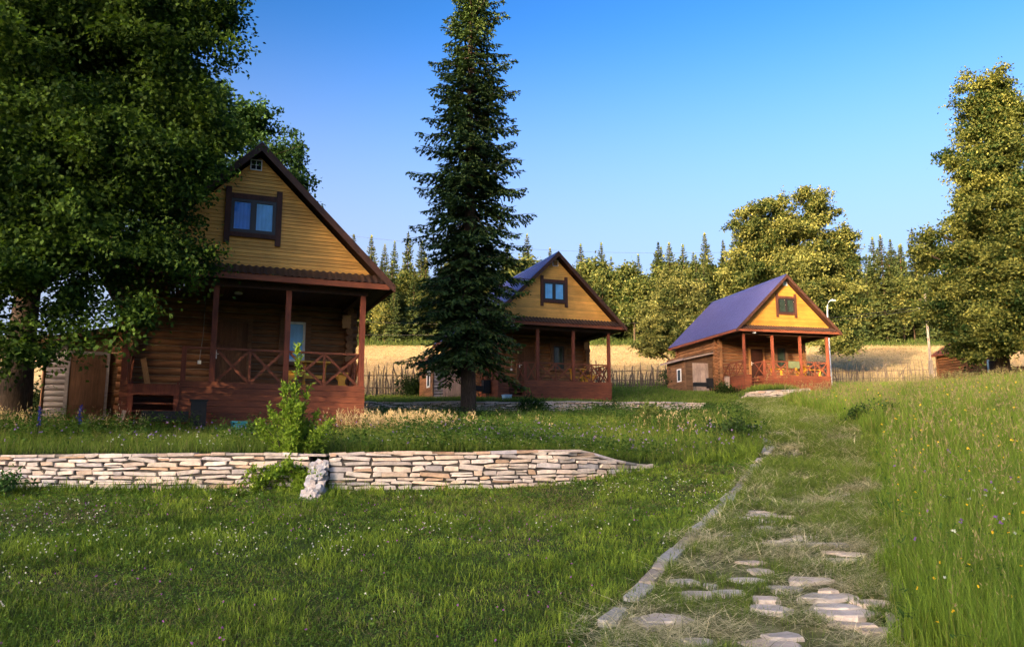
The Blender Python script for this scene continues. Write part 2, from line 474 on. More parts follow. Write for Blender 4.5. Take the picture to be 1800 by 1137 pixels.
def zf_rough(X, Y):
    z = g_exact(X, Y)
    return z + (fbm(X, Y, 1.7)-.5)*.07*(1-sstep(38, 41, Y))
gxs = axis([(-600, -100, 50), (-100, -44, 8), (-44, -16, 1.0), (-16, 12, .2), (12, 32, .5), (32, 60, 2), (60, 120, 10), (120, 600, 60)])
gys = axis([(-300, -40, 20), (-40, 2, 2), (2, 13, .25), (13, 18, .1), (18, 30, .25), (30, 42, .15), (42, 50, .25), (50, 76, 1), (76, 200, 4), (200, 900, 50)])
tag(grid_mesh('ground', gxs, gys, zf_rough, [M['soil']]), kind='structure')

# the path: a strip draped a little above the ground
def build_path():
    ys = np.arange(1.0, 45.0, .2); us = np.linspace(-1, 1, 15)
    Y, U = np.meshgrid(ys, us, indexing='ij')
    X = path_c(Y)+U*(path_w(Y)-.02+.06*np.sin(Y*2.1+U))
    Z = zf_rough(X, Y)+.02+.01*noise2(X, Y, .3)
    V = np.stack([X.ravel(), Y.ravel(), Z.ravel()], 1); n = len(us)
    i, j = np.meshgrid(np.arange(len(ys)-1), np.arange(n-1), indexing='ij'); a = (i*n+j).ravel()
    F = np.stack([a, a+1, a+1+n, a+n], 1)
    tag(np_mesh('path', V, F, None, [M['pathm']], None, True), kind='structure')
build_path()

FENCE_LINE = [(-60, 41), (-20, 41.5), (-8, 43), (-3, 47), (10, 57), (22, 61.5), (40, 64.5), (80, 68)]
def field_keep(x, y):
    return (y > wy(FENCE_LINE, x)+1.2) & (y < 126+4*np.sin(x*.13)) & (np.abs(x) < 118)
fxs = axis([(-120, -44, 4), (-44, 80, 1.0), (80, 120, 4)]); fys = axis([(40, 76, .75), (76, 132, 2)])
tag(grid_mesh('field', fxs, fys, zf_rough, [M['fieldm']], field_keep, .06), kind='structure')
# ------------------------------------------------------------------ cabins
B0 = 1.10                                   # deck height above the cabin's origin
HW, EZ, AZ, FRONT, BACK = 3.656, 2.772, 6.346, -.43, 9.65
SL = (AZ-EZ)/HW                             # roof slope
def half_at(z, drop=.24): return max(0.0, (AZ-drop-z)/SL)

def clad(mb, x0, x1, y0, y1, z0, z1, face, h=.155, gap=.008):
    """horizontal boards; face: which side the thin dimension is on"""
    z = z1; k = 0
    while z > z0:
        a = max(z0, z-h+gap); j = random.uniform(0, .006)
        t = tint(.78, 1.2)
        if face == 'y': mb.box(x0, x1, y0-j, y1, a, z, t)
        else: mb.box(x0-j if x0 < 0 else x0, x1+j if x0 > 0 else x1, y0, y1, a, z, t)
        z -= h; k += 1

def xpanel(mb, p0, p1, z0, z1, w=.065, t=1.0):
    """crossed boards between two points given as (x,y)"""
    a0 = Vector((p0[0], p0[1], z0)); a1 = Vector((p1[0], p1[1], z1)); b0 = Vector((p0[0], p0[1], z1)); b1 = Vector((p1[0], p1[1], z0))
    n = Vector((p1[1]-p0[1], -(p1[0]-p0[0]), 0)).normalized()
    mb.beam(a0+n*.018, a1+n*.018, .034, w, up=Vector((0, 0, 1)).cross(n).cross(n) if False else (0, 0, 1), tint=tint(.85, 1.15)*t)
    mb.beam(b0-n*.018, b1-n*.018, .034, w, tint=tint(.85, 1.15)*t)

def railing(parent, mats, p0, p1, nx, zt=.9, xs=True):
    mb = MB((0, 0, B0))
    p0 = Vector((*p0, 0)); p1 = Vector((*p1, 0)); d = p1-p0
    a = d.normalized()
    mb.beam((p0.x, p0.y, zt-.03), (p1.x, p1.y, zt-.03), .075, .055, tint=1.05)
    if xs:
        for i in range(nx):
            q0 = p0+d*(i/nx); q1 = p0+d*((i+1)/nx)
            xpanel(mb, q0+a*.03, q1-a*.03, .03, zt-.07)
            if i: mb.beam((q0.x, q0.y, 0), (q0.x, q0.y, zt-.058), .06, .06, up=(0, 1, 0), tint=1.0)
    return mb.build('railing', mats, parent)

def corrugated(parent, name, mats, side):
    """one roof slope with down-slope ribs; side -1 left, +1 right"""
    mb = MB((0, 0, B0))
    y0, y1 = FRONT, BACK
    pitch = .19; prof = [(0, 0), (.075, 0), (.10, .022), (.165, .022), (.19, 0)]
    ys = []; hs_ = []
    y = y0
    while y < y1-.01:
        for a, h in prof[:-1]:
            ys.append(min(y+a, y1)); hs_.append(h)
        y += pitch
    ys.append(y1); hs_.append(0)
    nx, nz = SL/math.hypot(SL, 1), 1/math.hypot(SL, 1)
    vs = []; fs = []
    for yy, h in zip(ys, hs_):
        for x, z in ((0, AZ), (HW, EZ)):
            vs.append((side*(x+nx*h), yy, z+nz*h-.0))
    for i in range(len(ys)-1):
        fs.append((2*i, 2*i+1, 2*i+3, 2*i+2))
    mb.add(vs, fs)
    return mb.build(name, mats, parent)

def window_unit(parent, x0, x1, z0, z1, yf, fw, mull, trim_mb, trimmat, framemat, curt, name='window'):
    """trim (given) + frame, two panes, curtains as sub-parts"""
    w = trim_mb.build(name, trimmat, parent)
    f = MB((0, 0, B0))
    f.box(x0, x1, yf, yf+.05, z0, z0+fw); f.box(x0, x1, yf, yf+.05, z1-fw, z1)
    f.box(x0, x0+fw, yf, yf+.05, z0+fw, z1-fw); f.box(x1-fw, x1, yf, yf+.05, z0+fw, z1-fw)
    cells = []
    if mull:
        c = (x0+x1)/2-.005
        f.box(c-mull/2, c+mull/2, yf-.004, yf+.05, z0+fw, z1-fw)
        cells = [(x0+fw, c-mull/2), (c+mull/2, x1-fw)]
    else:
        cells = [(x0+fw, x1-fw)]
    f.build('frame', framemat, w)
    for (a, b), cm in zip(cells, curt):
        g = MB((0, 0, B0)); g.box(a, b, yf+.022, yf+.028, z0+fw, z1-fw)
        g.build('pane', M['glass'], w)
        c_ = MB((0, 0, B0)); n = 14; vs = []; fs = []
        for i in range(n+1):
            x = a+(b-a)*i/n; yy = yf+.041+.006*math.sin(i*1.9+.4*math.sin(i))
            vs += [(x, yy, z0+fw), (x, yy, z1-fw)]
        for i in range(n): fs.append((2*i, 2*i+2, 2*i+3, 2*i+1))
        c_.add(vs, fs, 1, 0, True)
        c_.build('curtain', cm, w)
    return w

def make_cabin(name, label, X, Y, Zdeck, yaw, gap_x0, seg1, wmode, dark, vent, grey_logs, p2x, p3x, light_pt, side_rail):
    root = empty(name, (X, Y, Zdeck-B0), yaw)
    tag(root, label, 'cabin', 'log cabins on the slope')
    O = (0, 0, B0)
    gx0, gx1 = gap_x0, -1.65
    # deck
    d = MB(O)
    d.box(gx1, 2.96, .03, 3.1, -.05, 0); d.box(-2.96, gx0, .03, 3.1, -.05, 0); d.box(gx0, gx1, 1.25, 3.1, -.05, 0)
    d.build('deck', M['brown'], root)
    # cladding of the base
    c = MB(O)
    clad(c, gx1, 3.0, 0, .03, -1.6, .01, 'y'); clad(c, -3.0, gx0, 0, .03, -1.6, .01, 'y')
    clad(c, -3.0, -2.975, .031, 3.1, -1.6, .01, 'x'); clad(c, 2.975, 3.0, .031, 3.1, -1.6, .01, 'x')
    c.build('base_cladding', M['red'], root)
    s = MB(O)
    clad(s, gx1-.001, gx1+.024, .032, 1.25, -1.6, -.002, 'n'); clad(s, gx0-.024, gx0+.001, .032, 1.25, -1.6, -.002, 'n')
    s.box(gx0+.002, gx1-.002, 1.24, 1.27, -1.6, -.06, .6)
    s.build('stairwell_lining', M['red'], root)
    # steps
    st = MB(O)
    for xs in (gx0+.05, gx1-.05):
        st.beam((xs, .74, -.02), (xs, -.24, -1.25), .045, .2, tint=.9)
    if wmode == 'A':
        st.box(gx0+.0, gx0+.13, -.05, -.012, -1.5, -.09, 1.0); st.box(gx0+.132, gx1-.002, -.05, -.012, -.36, -.09, .8)
        st.box(gx1-.12, gx1-.002, -.052, -.014, -1.05, -.362, .75)
    so = st.build('steps', M['redv'], root)
    for i in range(5):
        tb = MB(O); yy = .40-.11*i; zz = -.19*(i+1)+.03
        tb.box(gx0+.08, gx1-.08, yy-.10, yy+.10, zz-.04, zz, tint())
        tb.build('tread', M['red'], so)
    # posts
    for x in (-2.93, p2x, p3x, 2.90):
        p = MB(O); p.box(x-.07, x+.07, .012, .15, 0, 2.50, tint(.9, 1.1))
        p.build('porch_post', M['redv'], root)
    # railings
    railing(root, M['red'], (p2x+.07, .08), (p3x-.07, .08), 2)
    railing(root, M['red'], (p3x+.07, .08), (2.83, .08), 2)
    rp = MB(O); rp.box(gx1, gx1+.12, .02, .14, 0, .9); rp.build('rail_post', M['redv'], root)
    railing(root, M['red'], (gx1+.12, .08), (p2x-.07, .08), 1, xs=(seg1))
    railing(root, M['red'], (-2.93, .16), (-2.93, 2.95), 3)
    railing(root, M['red'], (2.90, .16), (2.90, 2.95), 3)
    if side_rail: railing(root, M['red'], (gx1+.06, .16), (gx1+.06, 1.25), 1)
    # log walls
    w = MB(O); r = .118; h = .215
    z = -1.0; k = 0
    while z < 2.66:
        ex = .28+random.uniform(-.03, .03)
        if k % 2 == 0 or True:
            w.tube([(-3.06-ex, 3.22, z), (-1, 3.22+random.uniform(-.01, .01), z), (1, 3.22+random.uniform(-.01, .01), z), (3.06+ex, 3.22, z)], [r*random.uniform(.95, 1.04) for _ in range(4)], 12, tint(.75, 1.2), 0)
            w.add([(-2.95, 3.112, z+h/2-.008), (2.95, 3.112, z+h/2-.008), (2.95, 3.112, z+h/2+.012), (-2.95, 3.112, z+h/2+.012)], [(0, 1, 2, 3)], tint(.6, 1.1), 2)
        zz = z+h/2
        if zz < 2.66:
            e2 = random.uniform(-.04, .04)
            for sx in (-1, 1):
                w.tube([(sx*3.06, 2.80+e2, zz), (sx*3.06, 6, zz), (sx*3.06, 9.35, zz)], [r*random.uniform(.97, 1.1), r, r], 12, tint(.75, 1.2), 1)
        w.tube([(-3.3, 9.1, z), (3.3, 9.1, z)], r, 8, tint(), 0)
        z += h; k += 1
    w.box(-2.95, 2.95, 3.2, 3.24, -1.0, 2.64, .3)
    w.build('log_wall', [M['log'], M['logy'], M['caulk']], root)
    # carved board on the log ends
    cp = MB(O)
    prof = [(2.81, 1.99), (2.86, 1.985), (2.93, 2.0), (3.0, 1.985), (3.06, 1.99), (3.065, 2.06), (3.045, 2.09), (3.07, 2.14), (3.07, 2.28), (3.045, 2.31), (3.065, 2.36), (3.06, 2.385), (2.97, 2.375), (2.93, 2.39), (2.88, 2.375), (2.81, 2.385), (2.80, 2.33), (2.825, 2.29), (2.80, 2.25), (2.80, 2.12), (2.825, 2.08), (2.80, 2.04)]
    cp.prism(prof, 'y', 2.70, 2.74)
    cp.build('carved_board', M['carved'], root)
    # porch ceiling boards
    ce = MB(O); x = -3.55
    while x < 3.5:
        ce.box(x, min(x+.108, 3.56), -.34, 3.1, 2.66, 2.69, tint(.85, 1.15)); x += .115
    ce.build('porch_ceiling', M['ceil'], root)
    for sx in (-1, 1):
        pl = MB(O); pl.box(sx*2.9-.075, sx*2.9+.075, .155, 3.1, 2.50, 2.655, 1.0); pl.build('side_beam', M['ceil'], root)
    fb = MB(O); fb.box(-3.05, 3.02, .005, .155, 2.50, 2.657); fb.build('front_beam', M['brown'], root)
    fa = MB(O); fa.box(-3.52, 3.52, -.44, -.39, 2.63, 2.785); fa.build('fascia', M['red'], root)
    # skirt roof of brown tile sheet
    sk = MB(O); vs = []; fs = []; n = 280
    for i in range(n+1):
        x = -3.52+7.04*i/n; a = .016*math.sin(i*.9)
        for t, (yy, zz) in enumerate(((-.005, 3.10), (-.22, 2.955), (-.47, 2.795))):
            vs.append((max(-half_at(zz, .12), min(half_at(zz, .12), x)), yy-a*.4, zz+a+(.012 if t == 1 else 0)))
    for i in range(n):
        for t in range(2):
            a = i*3+t; fs.append((a, a+3, a+4, a+1))
    sk.add(vs, fs)
    sk.build('skirt_roof', M['skirt'], root)
    # gable
    g = MB(O); z = 3.04; bh = .098
    while z < AZ-.30:
        z1 = min(z+bh, AZ-.26); a, b = half_at(z), half_at(z1)
        cut = random.uniform(-.6, .6)*a if random.random() < .35 else None
        t = tint(.86, 1.1)
        segs = [(-1, 1)] if cut is None else [(-1, cut/a), (cut/a, 1)]
        for s0, s1 in segs:
            t2 = t*random.uniform(.95, 1.05)
            x0, x1 = s0*a+(.002 if s0 > -1 else 0), s1*a-(.002 if s1 < 1 else 0)
            u0, u1 = (-b if s0 == -1 else x0), (b if s1 == 1 else x1)
            if u0 > u1 - .01: continue
            g.add([(x0, -.018, z), (x1, -.018, z), (u1, -.002, z1-.006), (u0, -.002, z1-.006), (x0, .02, z), (x1, .02, z), (u1, .02, z1-.006), (u0, .02, z1-.006)],
                  [(0, 1, 2, 3), (4, 7, 6, 5), (0, 4, 5, 1), (3, 2, 6, 7)], t2)
        z += bh
    a = half_at(3.0)
    g.prism([(-a, 3.0), (a, 3.0), (0, AZ-.24)], 'y', .03, .06, .35)
    g.build('gable', M['yellow2'] if wmode == 'C' else M['yellow'], root)
    g = MB(O); g.prism([(-a, 2.7), (a, 2.7), (0, AZ-.24)], 'y', 9.05, 9.1, .8); g.build('rear_gable', M['yellow'], root)
    # roof
    ro = corrugated(root, 'roof', M['roof'], -1)
    corrugated(ro, 'roof_slope', M['roof'], 1)
    rc = MB(O); rc.prism([(-.16, AZ-.115), (0, AZ+.045), (.16, AZ-.115), (0, AZ+.025)], 'y', FRONT, BACK); rc.build('ridge_cap', M['roof'], ro)
    li = MB(O)
    for sx in (-1, 1):
        li.prism([(0, AZ-.025), (sx*(HW-.01), EZ-.015), (sx*(HW-.01), EZ-.10), (0, AZ-.11)], 'y', FRONT+.03, BACK-.02, .8)
    li.build('roof_lining', M['brown'], root)
    for sx in (-1, 1):
        bb = MB(O)
        bb.prism([(0, AZ+.005), (sx*(HW+.02), EZ-.012), (sx*(HW+.02), EZ-.20), (sx*(HW-.12), EZ-.11), (0, AZ-.225)], 'y', FRONT-.035, FRONT+.0, tint(.9, 1.1))
        bb.build('bargeboard', M['brown'], root)
        eb = MB(O); eb.box(sx*HW-.012+(.0), sx*HW+.014, FRONT+.002, BACK, EZ-.16, EZ-.012); eb.build('eave_board', M['red'], root)
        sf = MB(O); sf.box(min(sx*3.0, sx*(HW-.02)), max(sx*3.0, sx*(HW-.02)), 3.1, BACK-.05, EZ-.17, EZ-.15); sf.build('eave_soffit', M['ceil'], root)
    # gable window
    t = MB(O)
    if True:
        xl = -.82 if wmode != 'C' else -.64
        xo = xl+.82
        t.box(xl, xl+.145, -.09, -.022, 3.66, 5.17, tint()); t.box(.47+xo, .615+xo, -.09, -.022, 3.66, 5.17, tint())
        t.box(xl+.147, .468+xo, -.085, -.024, 4.87, 5.01, tint()); t.box(xl+.147, .468+xo, -.085, -.024, 3.84, 3.96, tint())
    cu = [M['curtd'], M['curtd']] if dark else [M['curtb'] if wmode == 'A' else M['curtc'], M['curtc']]
    window_unit(root, xl+.147, .468+xo, 3.96, 4.87, -.075, .085, .15, t, M['brownv'], M['frame'], cu, 'gable_window')
    # vent in the gable tip
    vx = -.10 if wmode == 'A' else (-.02 if wmode == 'B' else .09)
    v = MB(O)
    for q in ((vx-.15, vx+.15, 5.70, 5.725), (vx-.15, vx+.15, 5.975, 6.0)): v.box(q[0], q[1], -.06, -.02, q[2], q[3])
    for q in ((vx-.15, vx-.125), (vx+.125, vx+.15)): v.box(q[0], q[1], -.06, -.02, 5.726, 5.974)
    if vent == 'grid':
        v.box(vx-.124, vx+.124, -.045, -.03, 5.845, 5.86); v.box(vx-.008, vx+.008, -.047, -.028, 5.726, 5.974)
    vo = v.build('gable_vent', M['white'], root)
    vb = MB(O)
    if vent == 'grid': vb.box(vx-.124, vx+.124, -.026, -.020, 5.726, 5.974); vb.build('vent_opening', M['inside'], vo)
    else:
        for i in range(6): vb.beam((vx-.124, -.035, 5.75+i*.041), (vx+.124, -.035, 5.75+i*.041), .012, .04, up=(0, 1, 1.2))
        vb.box(vx-.124, vx+.124, -.024, -.020, 5.726, 5.974, .7)
        vb.build('vent_louvre', M['carved'] if vent == 'beige' else M['bluep2'], vo)
    # entrance door
    fr = MB(O)
    for a, b in ((-.92, -.80), (.09, .21)): fr.box(a, b, 2.99, 3.10, 0, 2.14, tint())
    fr.box(-.798, .088, 2.992, 3.10, 2.02, 2.14)
    fr.box(-.798, .088, 3.03, 3.07, .0, .03, .6)
    dmat = M['plankd'] if wmode != 'C' else M['brownv']
    dd = MB(O); x = -.795
    for i in range(6):
        dd.box(x, x+.145, 3.035, 3.075, .03, 2.018, tint(.65, 1.0)); x += .147
    dd.beam((-.76, 3.028, 1.45), (.05, 3.028, 1.2), .014, .09, tint=.75); dd.beam((-.76, 3.028, .35), (.05, 3.028, .25), .014, .09, tint=.75)
    do = dd.build('door', dmat, root); fr.build('door_frame', M['shedw'] if wmode != 'C' else M['carved'], do)
    ha = MB(O); ha.box(-.78, -.735, 3.005, 3.034, .93, 1.17); ha.tube([(-.757, 3.0, 1.06), (-.757, 2.97, 1.06), (-.64, 2.965, 1.06)], .012, 8); ha.build('door_handle', M['white'], do)
    # porch window
    t = MB(O)
    for a, b in ((.99, 1.15), (1.76, 1.92)): t.box(a, b, 2.985, 3.10, .82, 2.32, tint())
    t.box(1.152, 1.758, 2.987, 3.10, 2.14, 2.30, tint()); t.box(1.152, 1.758, 2.987, 3.10, .82, .93, tint())
    window_unit(root, 1.152, 1.758, .93, 2.14, 3.02, .07, 0, t, M['shedw'], M['white'] if wmode == 'A' else M['frame'], [M['curtd'] if dark or wmode == 'B' else M['curtc']], 'porch_window')
    # fittings
    jb = MB(O); jb.tube([(-1.13, 3.085, 2.62), (-1.14, 3.075, 1.6), (-1.2, 3.075, .86)], .011, 6); cbl = jb.build('cable', M['cable'], root)
    j2 = MB(O); j2.box(-1.25, -1.15, 3.04, 3.1, .76, .86); j2.build('junction_box', M['white'], cbl)
    pl = MB(O); pl.tube([(-.3, 1.6, 2.655), (-.3, 1.6, 2.61)], .11, 12); plo = pl.build('porch_light', M['white'], root)
    if light_pt:
        fl = MB(O); fl.box(-2.48, -2.34, -.40, -.28, 2.52, 2.60); fl.build('flood_lamp', M['steel'], root)
    # side shed
    sh = MB(O)
    def shwall(x0, x1, y, mat_i):
        z = -1.5
        while z < 1.30:
            if mat_i == 1: sh.tube([(x0, y+.02, z+.08), (x1, y+.02, z+.08)], .088, 10, tint(.85, 1.15), 1)
            else: sh.box(x0, x1, y-random.uniform(0, .008), y+.04, z, z+.152, tint(.75, 1.15), 0)
            z += .16
    z = -1.5
    if grey_logs: shwall(-5.14, -4.66, 3.75, 1)
    else: shwall(-5.14, -4.62, 3.75, 0)
    shwall(-3.60, -3.2, 3.75, 0)
    sh.box(-4.66, -3.58, 3.74, 3.80, 1.0, 1.42, .9)
    while z < 1.42:
        sh.box(-5.18, -5.14, 3.72, 6.6, z, z+.152, tint(.75, 1.2), 2); z += .16
    z = 1.2
    for i in range(6):                                                    # sloped gable infill over the front
        x = -5.1+i*.34; sh.box(x, x+.33, 3.76, 3.80, 1.24, 1.34+.19*(x+5.3)*1.1, tint(.7, 1), 0)
    sh.box(-5.14, -3.2, 6.56, 6.6, -1.5, 1.3, .8)
    sh.tube([(-5.2, 3.70, -1.5), (-5.2, 3.70, 1.26)], .035, 6, 1.3, 0)
    so = sh.build('side_shed', [M['shedw'], M['greyw'], M['logy']], root)
    rf = MB(O); rf.prism([(-5.42, 1.30), (-3.1, 1.82), (-3.1, 1.87), (-5.42, 1.35)], 'y', 3.42, 7.1); 
    rf.build('shed_roof', M['frame'], so)
    rb = MB(O); rb.prism([(-5.43, 1.20), (-3.1, 1.72), (-3.1, 1.815), (-5.43, 1.295)], 'y', 3.43, 3.47, 1.0); rb.box(-5.45, -5.42, 3.43, 7.1, 1.2, 1.33); rb.build('shed_fascia', M['plank'] if wmode == 'C' else M['shedw'], so)
    sd = MB(O)
    for i in range(6): sd.box(-4.56+i*.152, -4.56+i*.152+.148, 3.68, 3.72, -.98, .97, tint(.85, 1.12))
    sd.box(-4.5, -3.7, 3.655, 3.68, -.55, -.45, .9); sd.box(-4.5, -3.7, 3.655, 3.68, .6, .7, .9)
    sdo = sd.build('shed_door', M['plank'] if wmode != 'A' else M['plankd'], so)
    sf = MB(O)
    for a, b in ((-4.66, -4.565), (-3.64, -3.57)): sf.box(a, b, 3.66, 3.74, -1.2, 1.06)
    sf.box(-4.565, -3.64, 3.662, 3.74, .975, 1.06); sf.build('door_frame', M['plank'] if wmode != 'A' else M['greyw'], sdo)
    sw = MB(O)
    for q in ((4.33, 4.41, -.12, .74), (4.87, 4.95, -.12, .74)): sw.box(-5.215, -5.18, q[0], q[1], q[2], q[3])
    sw.box(-5.215, -5.18, 4.41, 4.87, .66, .74); sw.box(-5.215, -5.18, 4.41, 4.87, -.12, -.04)
    swo = sw.build('shed_window', M['white'], so)
    sp = MB(O); sp.box(-5.198, -5.19, 4.41, 4.87, -.04, .66); sp.build('pane', M['paneblue'], so)
    return root

M['bluep2'] = plain('pale_blue_plastic', (.35, .5, .62), .5)
m_, n_, l_, b_ = new_mat('dark_blue_glass'); b_.inputs['Base Color'].default_value = (.03, .06, .09, 1); b_.inputs['Roughness'].default_value = .05
M['paneblue'] = m_
cabinA = make_cabin('log_cabin', 'nearest log cabin with yellow gable, half hidden by the huge dark tree', -6.788, 20.715, 3.32, .381, -2.82, False, 'A', False, 'grid', True, -.91, .91, False, False)
cabinB = make_cabin('log_cabin', 'middle log cabin with yellow gable, standing behind the tall spruce', 2.158, 38.976, 4.941, .356, -2.45, True, 'B', False, 'beige', True, -.95, .95, True, True)
cabinC = make_cabin('log_cabin', 'farthest log cabin with its whole blue metal roof slope showing, beside the path end', 17.237, 49.981, 6.234, .231, -2.53, True, 'C', True, 'blue', False, -.97, .97, True, True)

def in_cabin(c, pts):
    """local coordinates of a point in front of / on a cabin"""
    return c.matrix_basis @ Vector((pts[0], pts[1], pts[2]+B0))
CABS = [(-6.788, 20.715, .381), (2.158, 38.976, .356), (17.237, 49.981, .231)]
def cabin_mask(x, y):
    """True where a cabin stands"""
    m = np.zeros(np.shape(x), bool)
    for X, Y, a in CABS:
        c, s = math.cos(a), math.sin(a); u = c*(x-X)+s*(y-Y); v = -s*(x-X)+c*(y-Y)
        m |= ((np.abs(u) < 3.0) & (v > -.02) & (v < 9.4)) | ((u > -5.2) & (u < -3) & (v > 3.72) & (v < 6.7))
    return m

# ------------------------------------------------------------------ porch furniture
def make_table(c, x, y, label, rz=0.0):
    p = in_cabin(c, (x, y, 0)); r = empty('porch_table', p, c.rotation_euler.z+rz); tag(r, label, 'table', 'yellow porch tables')
    t = MB(); 
    for i in range(4): t.box(-.42, .42, -.30+i*.152, -.30+i*.152+.147, .735, .775, tint(.9, 1.1))
    t.build('tabletop', M['yellowwood'], r)
    for sx in (-.28, .28):
        l = MB(); prof = [(-.24, 0), (.24, 0), (.22, .08), (.11, .2), (.10, .45), (.2, .62), (.24, .73), (-.24, .73), (-.2, .62), (-.10, .45), (-.11, .2), (-.22, .08)]
        l.prism(prof, 'x', sx-.022, sx+.022); l.build('leg', M['yellowwood'], r)
    s = MB(); s.box(-.256, .256, -.03, .03, .3, .4); s.build('stretcher', M['yellowwood'], r)
def make_bench(c, x, y, rz, label, L=.9):
    p = in_cabin(c, (x, y, 0)); r = empty('porch_bench', p, c.rotation_euler.z+rz); tag(r, label, 'bench', 'yellow porch benches')
    s = MB(); s.box(-L/2, L/2, -.16, -.005, .42, .46); s.box(-L/2, L/2, .005, .16, .42, .46, .93); s.build('seat', M['yellowwood'], r)
    for sx in (-L/2+.12, L/2-.12):
        l = MB(); prof = [(-.15, 0), (.15, 0), (.15, .06), (.08, .16), (.09, .28), (.15, .36), (.15, .418), (-.15, .418), (-.15, .36), (-.09, .28), (-.08, .16), (-.15, .06)]
        l.prism(prof, 'x', sx-.02, sx+.02); l.build('leg', M['yellowwood'], r)
make_table(cabinA, 1.85, 1.5, 'yellow wooden table on the nearest cabin porch, below its porch window')
make_bench(cabinA, 2.62, 1.45, math.pi/2*.92, 'yellow bench with waisted legs right of the table on the nearest porch')
make_bench(cabinA, 1.18, 1.45, math.pi/2, 'yellow bench left of the table, behind the sapling, on the nearest porch')
make_table(cabinB, 1.75, 1.4, 'yellow wooden table on the middle cabin porch behind the crossed railing')
make_bench(cabinB, 2.45, 1.4, math.pi/2, 'yellow bench beside the table on the middle cabin porch')
make_table(cabinC, 1.75, 1.3, 'yellow wooden table on the farthest cabin porch, right of the draped cloth')
make_bench(cabinC, 1.9, .55, 0, 'long yellow bench behind the railing on the farthest cabin porch', 1.6)
make_bench(cabinC, -.45, .6, 0, 'short yellow bench by the second post on the farthest cabin porch', .9)

# cloth over the far cabin's railing
cl = MB((0, 0, B0)); vs = []; fs = []; n = 16
sec = [(.145, .50), (.135, .7), (.122, .89), (.08, .912), (.03, .89), (.012, .7), (.0, .52), (-.005, .47)]
for i in range(n+1):
    for k, (y, z) in enumerate(sec):
        vs.append((.05+.78*i/n, y-(.012*math.sin(i*1.3) if k in (0, 6, 7) else 0)-.01, z+.015*math.sin(i*.8+k)*(k not in (2, 3, 4))))
for i in range(n):
    for k in range(len(sec)-1):
        a = i*len(sec)+k; fs.append((a, a+len(sec), a+len(sec)+1, a+1))
cl.add(vs, fs, 1, 0, True)
co = cl.build('draped_cloth', M['towel'], None); co.matrix_basis = cabinC.matrix_basis.copy()
tag(co, 'olive green cloth draped over the railing of the farthest cabin porch', 'cloth')
cl = MB((0, 0, B0))
for i in range(3): cl.tube([(.25+.06*i, .30, .47), (.32+.07*i, .28, .55-.03*i), (.42+.06*i, .3, .47)], [.05, .07, .04], 8, 1.0, 0, True, .2)
co = cl.build('crumpled_cloth', M['white'], None); co.matrix_basis = cabinC.matrix_basis.copy(); co.location += Vector((.6, .1, 0))
tag(co, 'white crumpled cloth on the long yellow bench of the farthest porch', 'cloth')

# barbecues
def make_grill(c, x, y, label, s=1.0, dz=0, leg=.42, gap=False):
    p = in_cabin(c, (x, y, 0)); z = g1(p.x, p.y)
    r = empty('barbecue', (p.x, p.y, z+dz), c.rotation_euler.z); tag(r, label, 'barbecue', 'black metal barbecues by the cabins')
    t = MB(); h0 = leg; w = .55*s; d = .17
    t.box(-w, w*.45, -d, -d+.012, h0, h0+.24); t.box(-w, w*.45, d-.012, d, h0, h0+.24); t.box(-w, w*.45, -d+.012, d-.012, h0, h0+.02); t.box(-w, -w+.012, -d+.012, d-.012, h0+.02, h0+.24)
    t.build('trough', M['black'], r)
    f = MB(); f.box(w*.5, w, -d-.02, d+.02, h0-.1, h0+.50); f.box(w*.47, w+.03, -d-.04, d+.04, h0+.502, h0+.53); f.build('firebox', M['black'], r)
    for lx in (-w+.05, w-.08):
        for ly in (-d+.03, d-.03):
            l = MB(); l.box(lx-.018, lx+.018, ly-.018, ly+.018, -.1, h0-.002 if lx < 0 else h0-.102); l.build('leg', M['black'], r)
make_grill(cabinA, -1.72, -.75, 'black metal barbecue with tall firebox in front of the nearest cabin steps', 1.3, -.05, .35)
make_grill(cabinB, -3.75, 1.1, 'black metal barbecue left of the middle cabin steps, partly behind the spruce trunk', 1.25, 0, .40)
make_grill(cabinC, -4.6, 2.4, 'black metal barbecue on thin legs outside the farthest cabin shed', 1.15, 0, .40)

# small things by the cabins
def crate(c, x, y, sx, sz, mat, name, label, cat):
    p = in_cabin(c, (x, y, 0)); z = g1(p.x, p.y)
    t = MB(); t.box(-sx/2, sx/2, -.14, .14, 0, .015)
    for a in ((-sx/2, sx/2, -.15, -.135), (-sx/2, sx/2, .135, .15)): t.box(*a, .0, sz, 1)
    t.box(-sx/2, -sx/2+.015, -.135, .135, .0, sz); t.box(sx/2-.015, sx/2, -.135, .135, .0, sz)
    t.box(-sx/2-.02, sx/2+.02, -.17, -.151, sz-.04, sz); t.box(-sx/2-.02, sx/2+.02, .151, .17, sz-.04, sz)
    o = t.build(name, mat, None); o.location = (p.x, p.y, z); o.rotation_euler.z = c.rotation_euler.z+.1
    tag(o, label, cat)
crate(cabinA, -.22, -.45, .34, .30, M['bluep'], 'plastic_basin', 'turquoise plastic basin in the weeds against the nearest cabin base', 'basin')
crate(cabinB, -2.75, -.5, .36, .26, M['bluep2'], 'plastic_basin', 'pale blue plastic basin at the foot of the middle cabin steps', 'basin')
crate(cabinC, -2.9, -.5, .30, .22, M['bluep'], 'plastic_basin', 'small green basin at the front left corner of the farthest cabin', 'basin')
p = in_cabin(cabinC, (-3.35, 1.6, 0))
t = MB(); t.box(-.12, .12, -.12, .12, -.3, .98); t.box(-.14, .14, -.14, .14, .981, 1.01, .9)
o = t.build('post_stub', M['plank'], None); o.location = (p.x, p.y, g1(p.x, p.y)); o.rotation_euler.z = .2
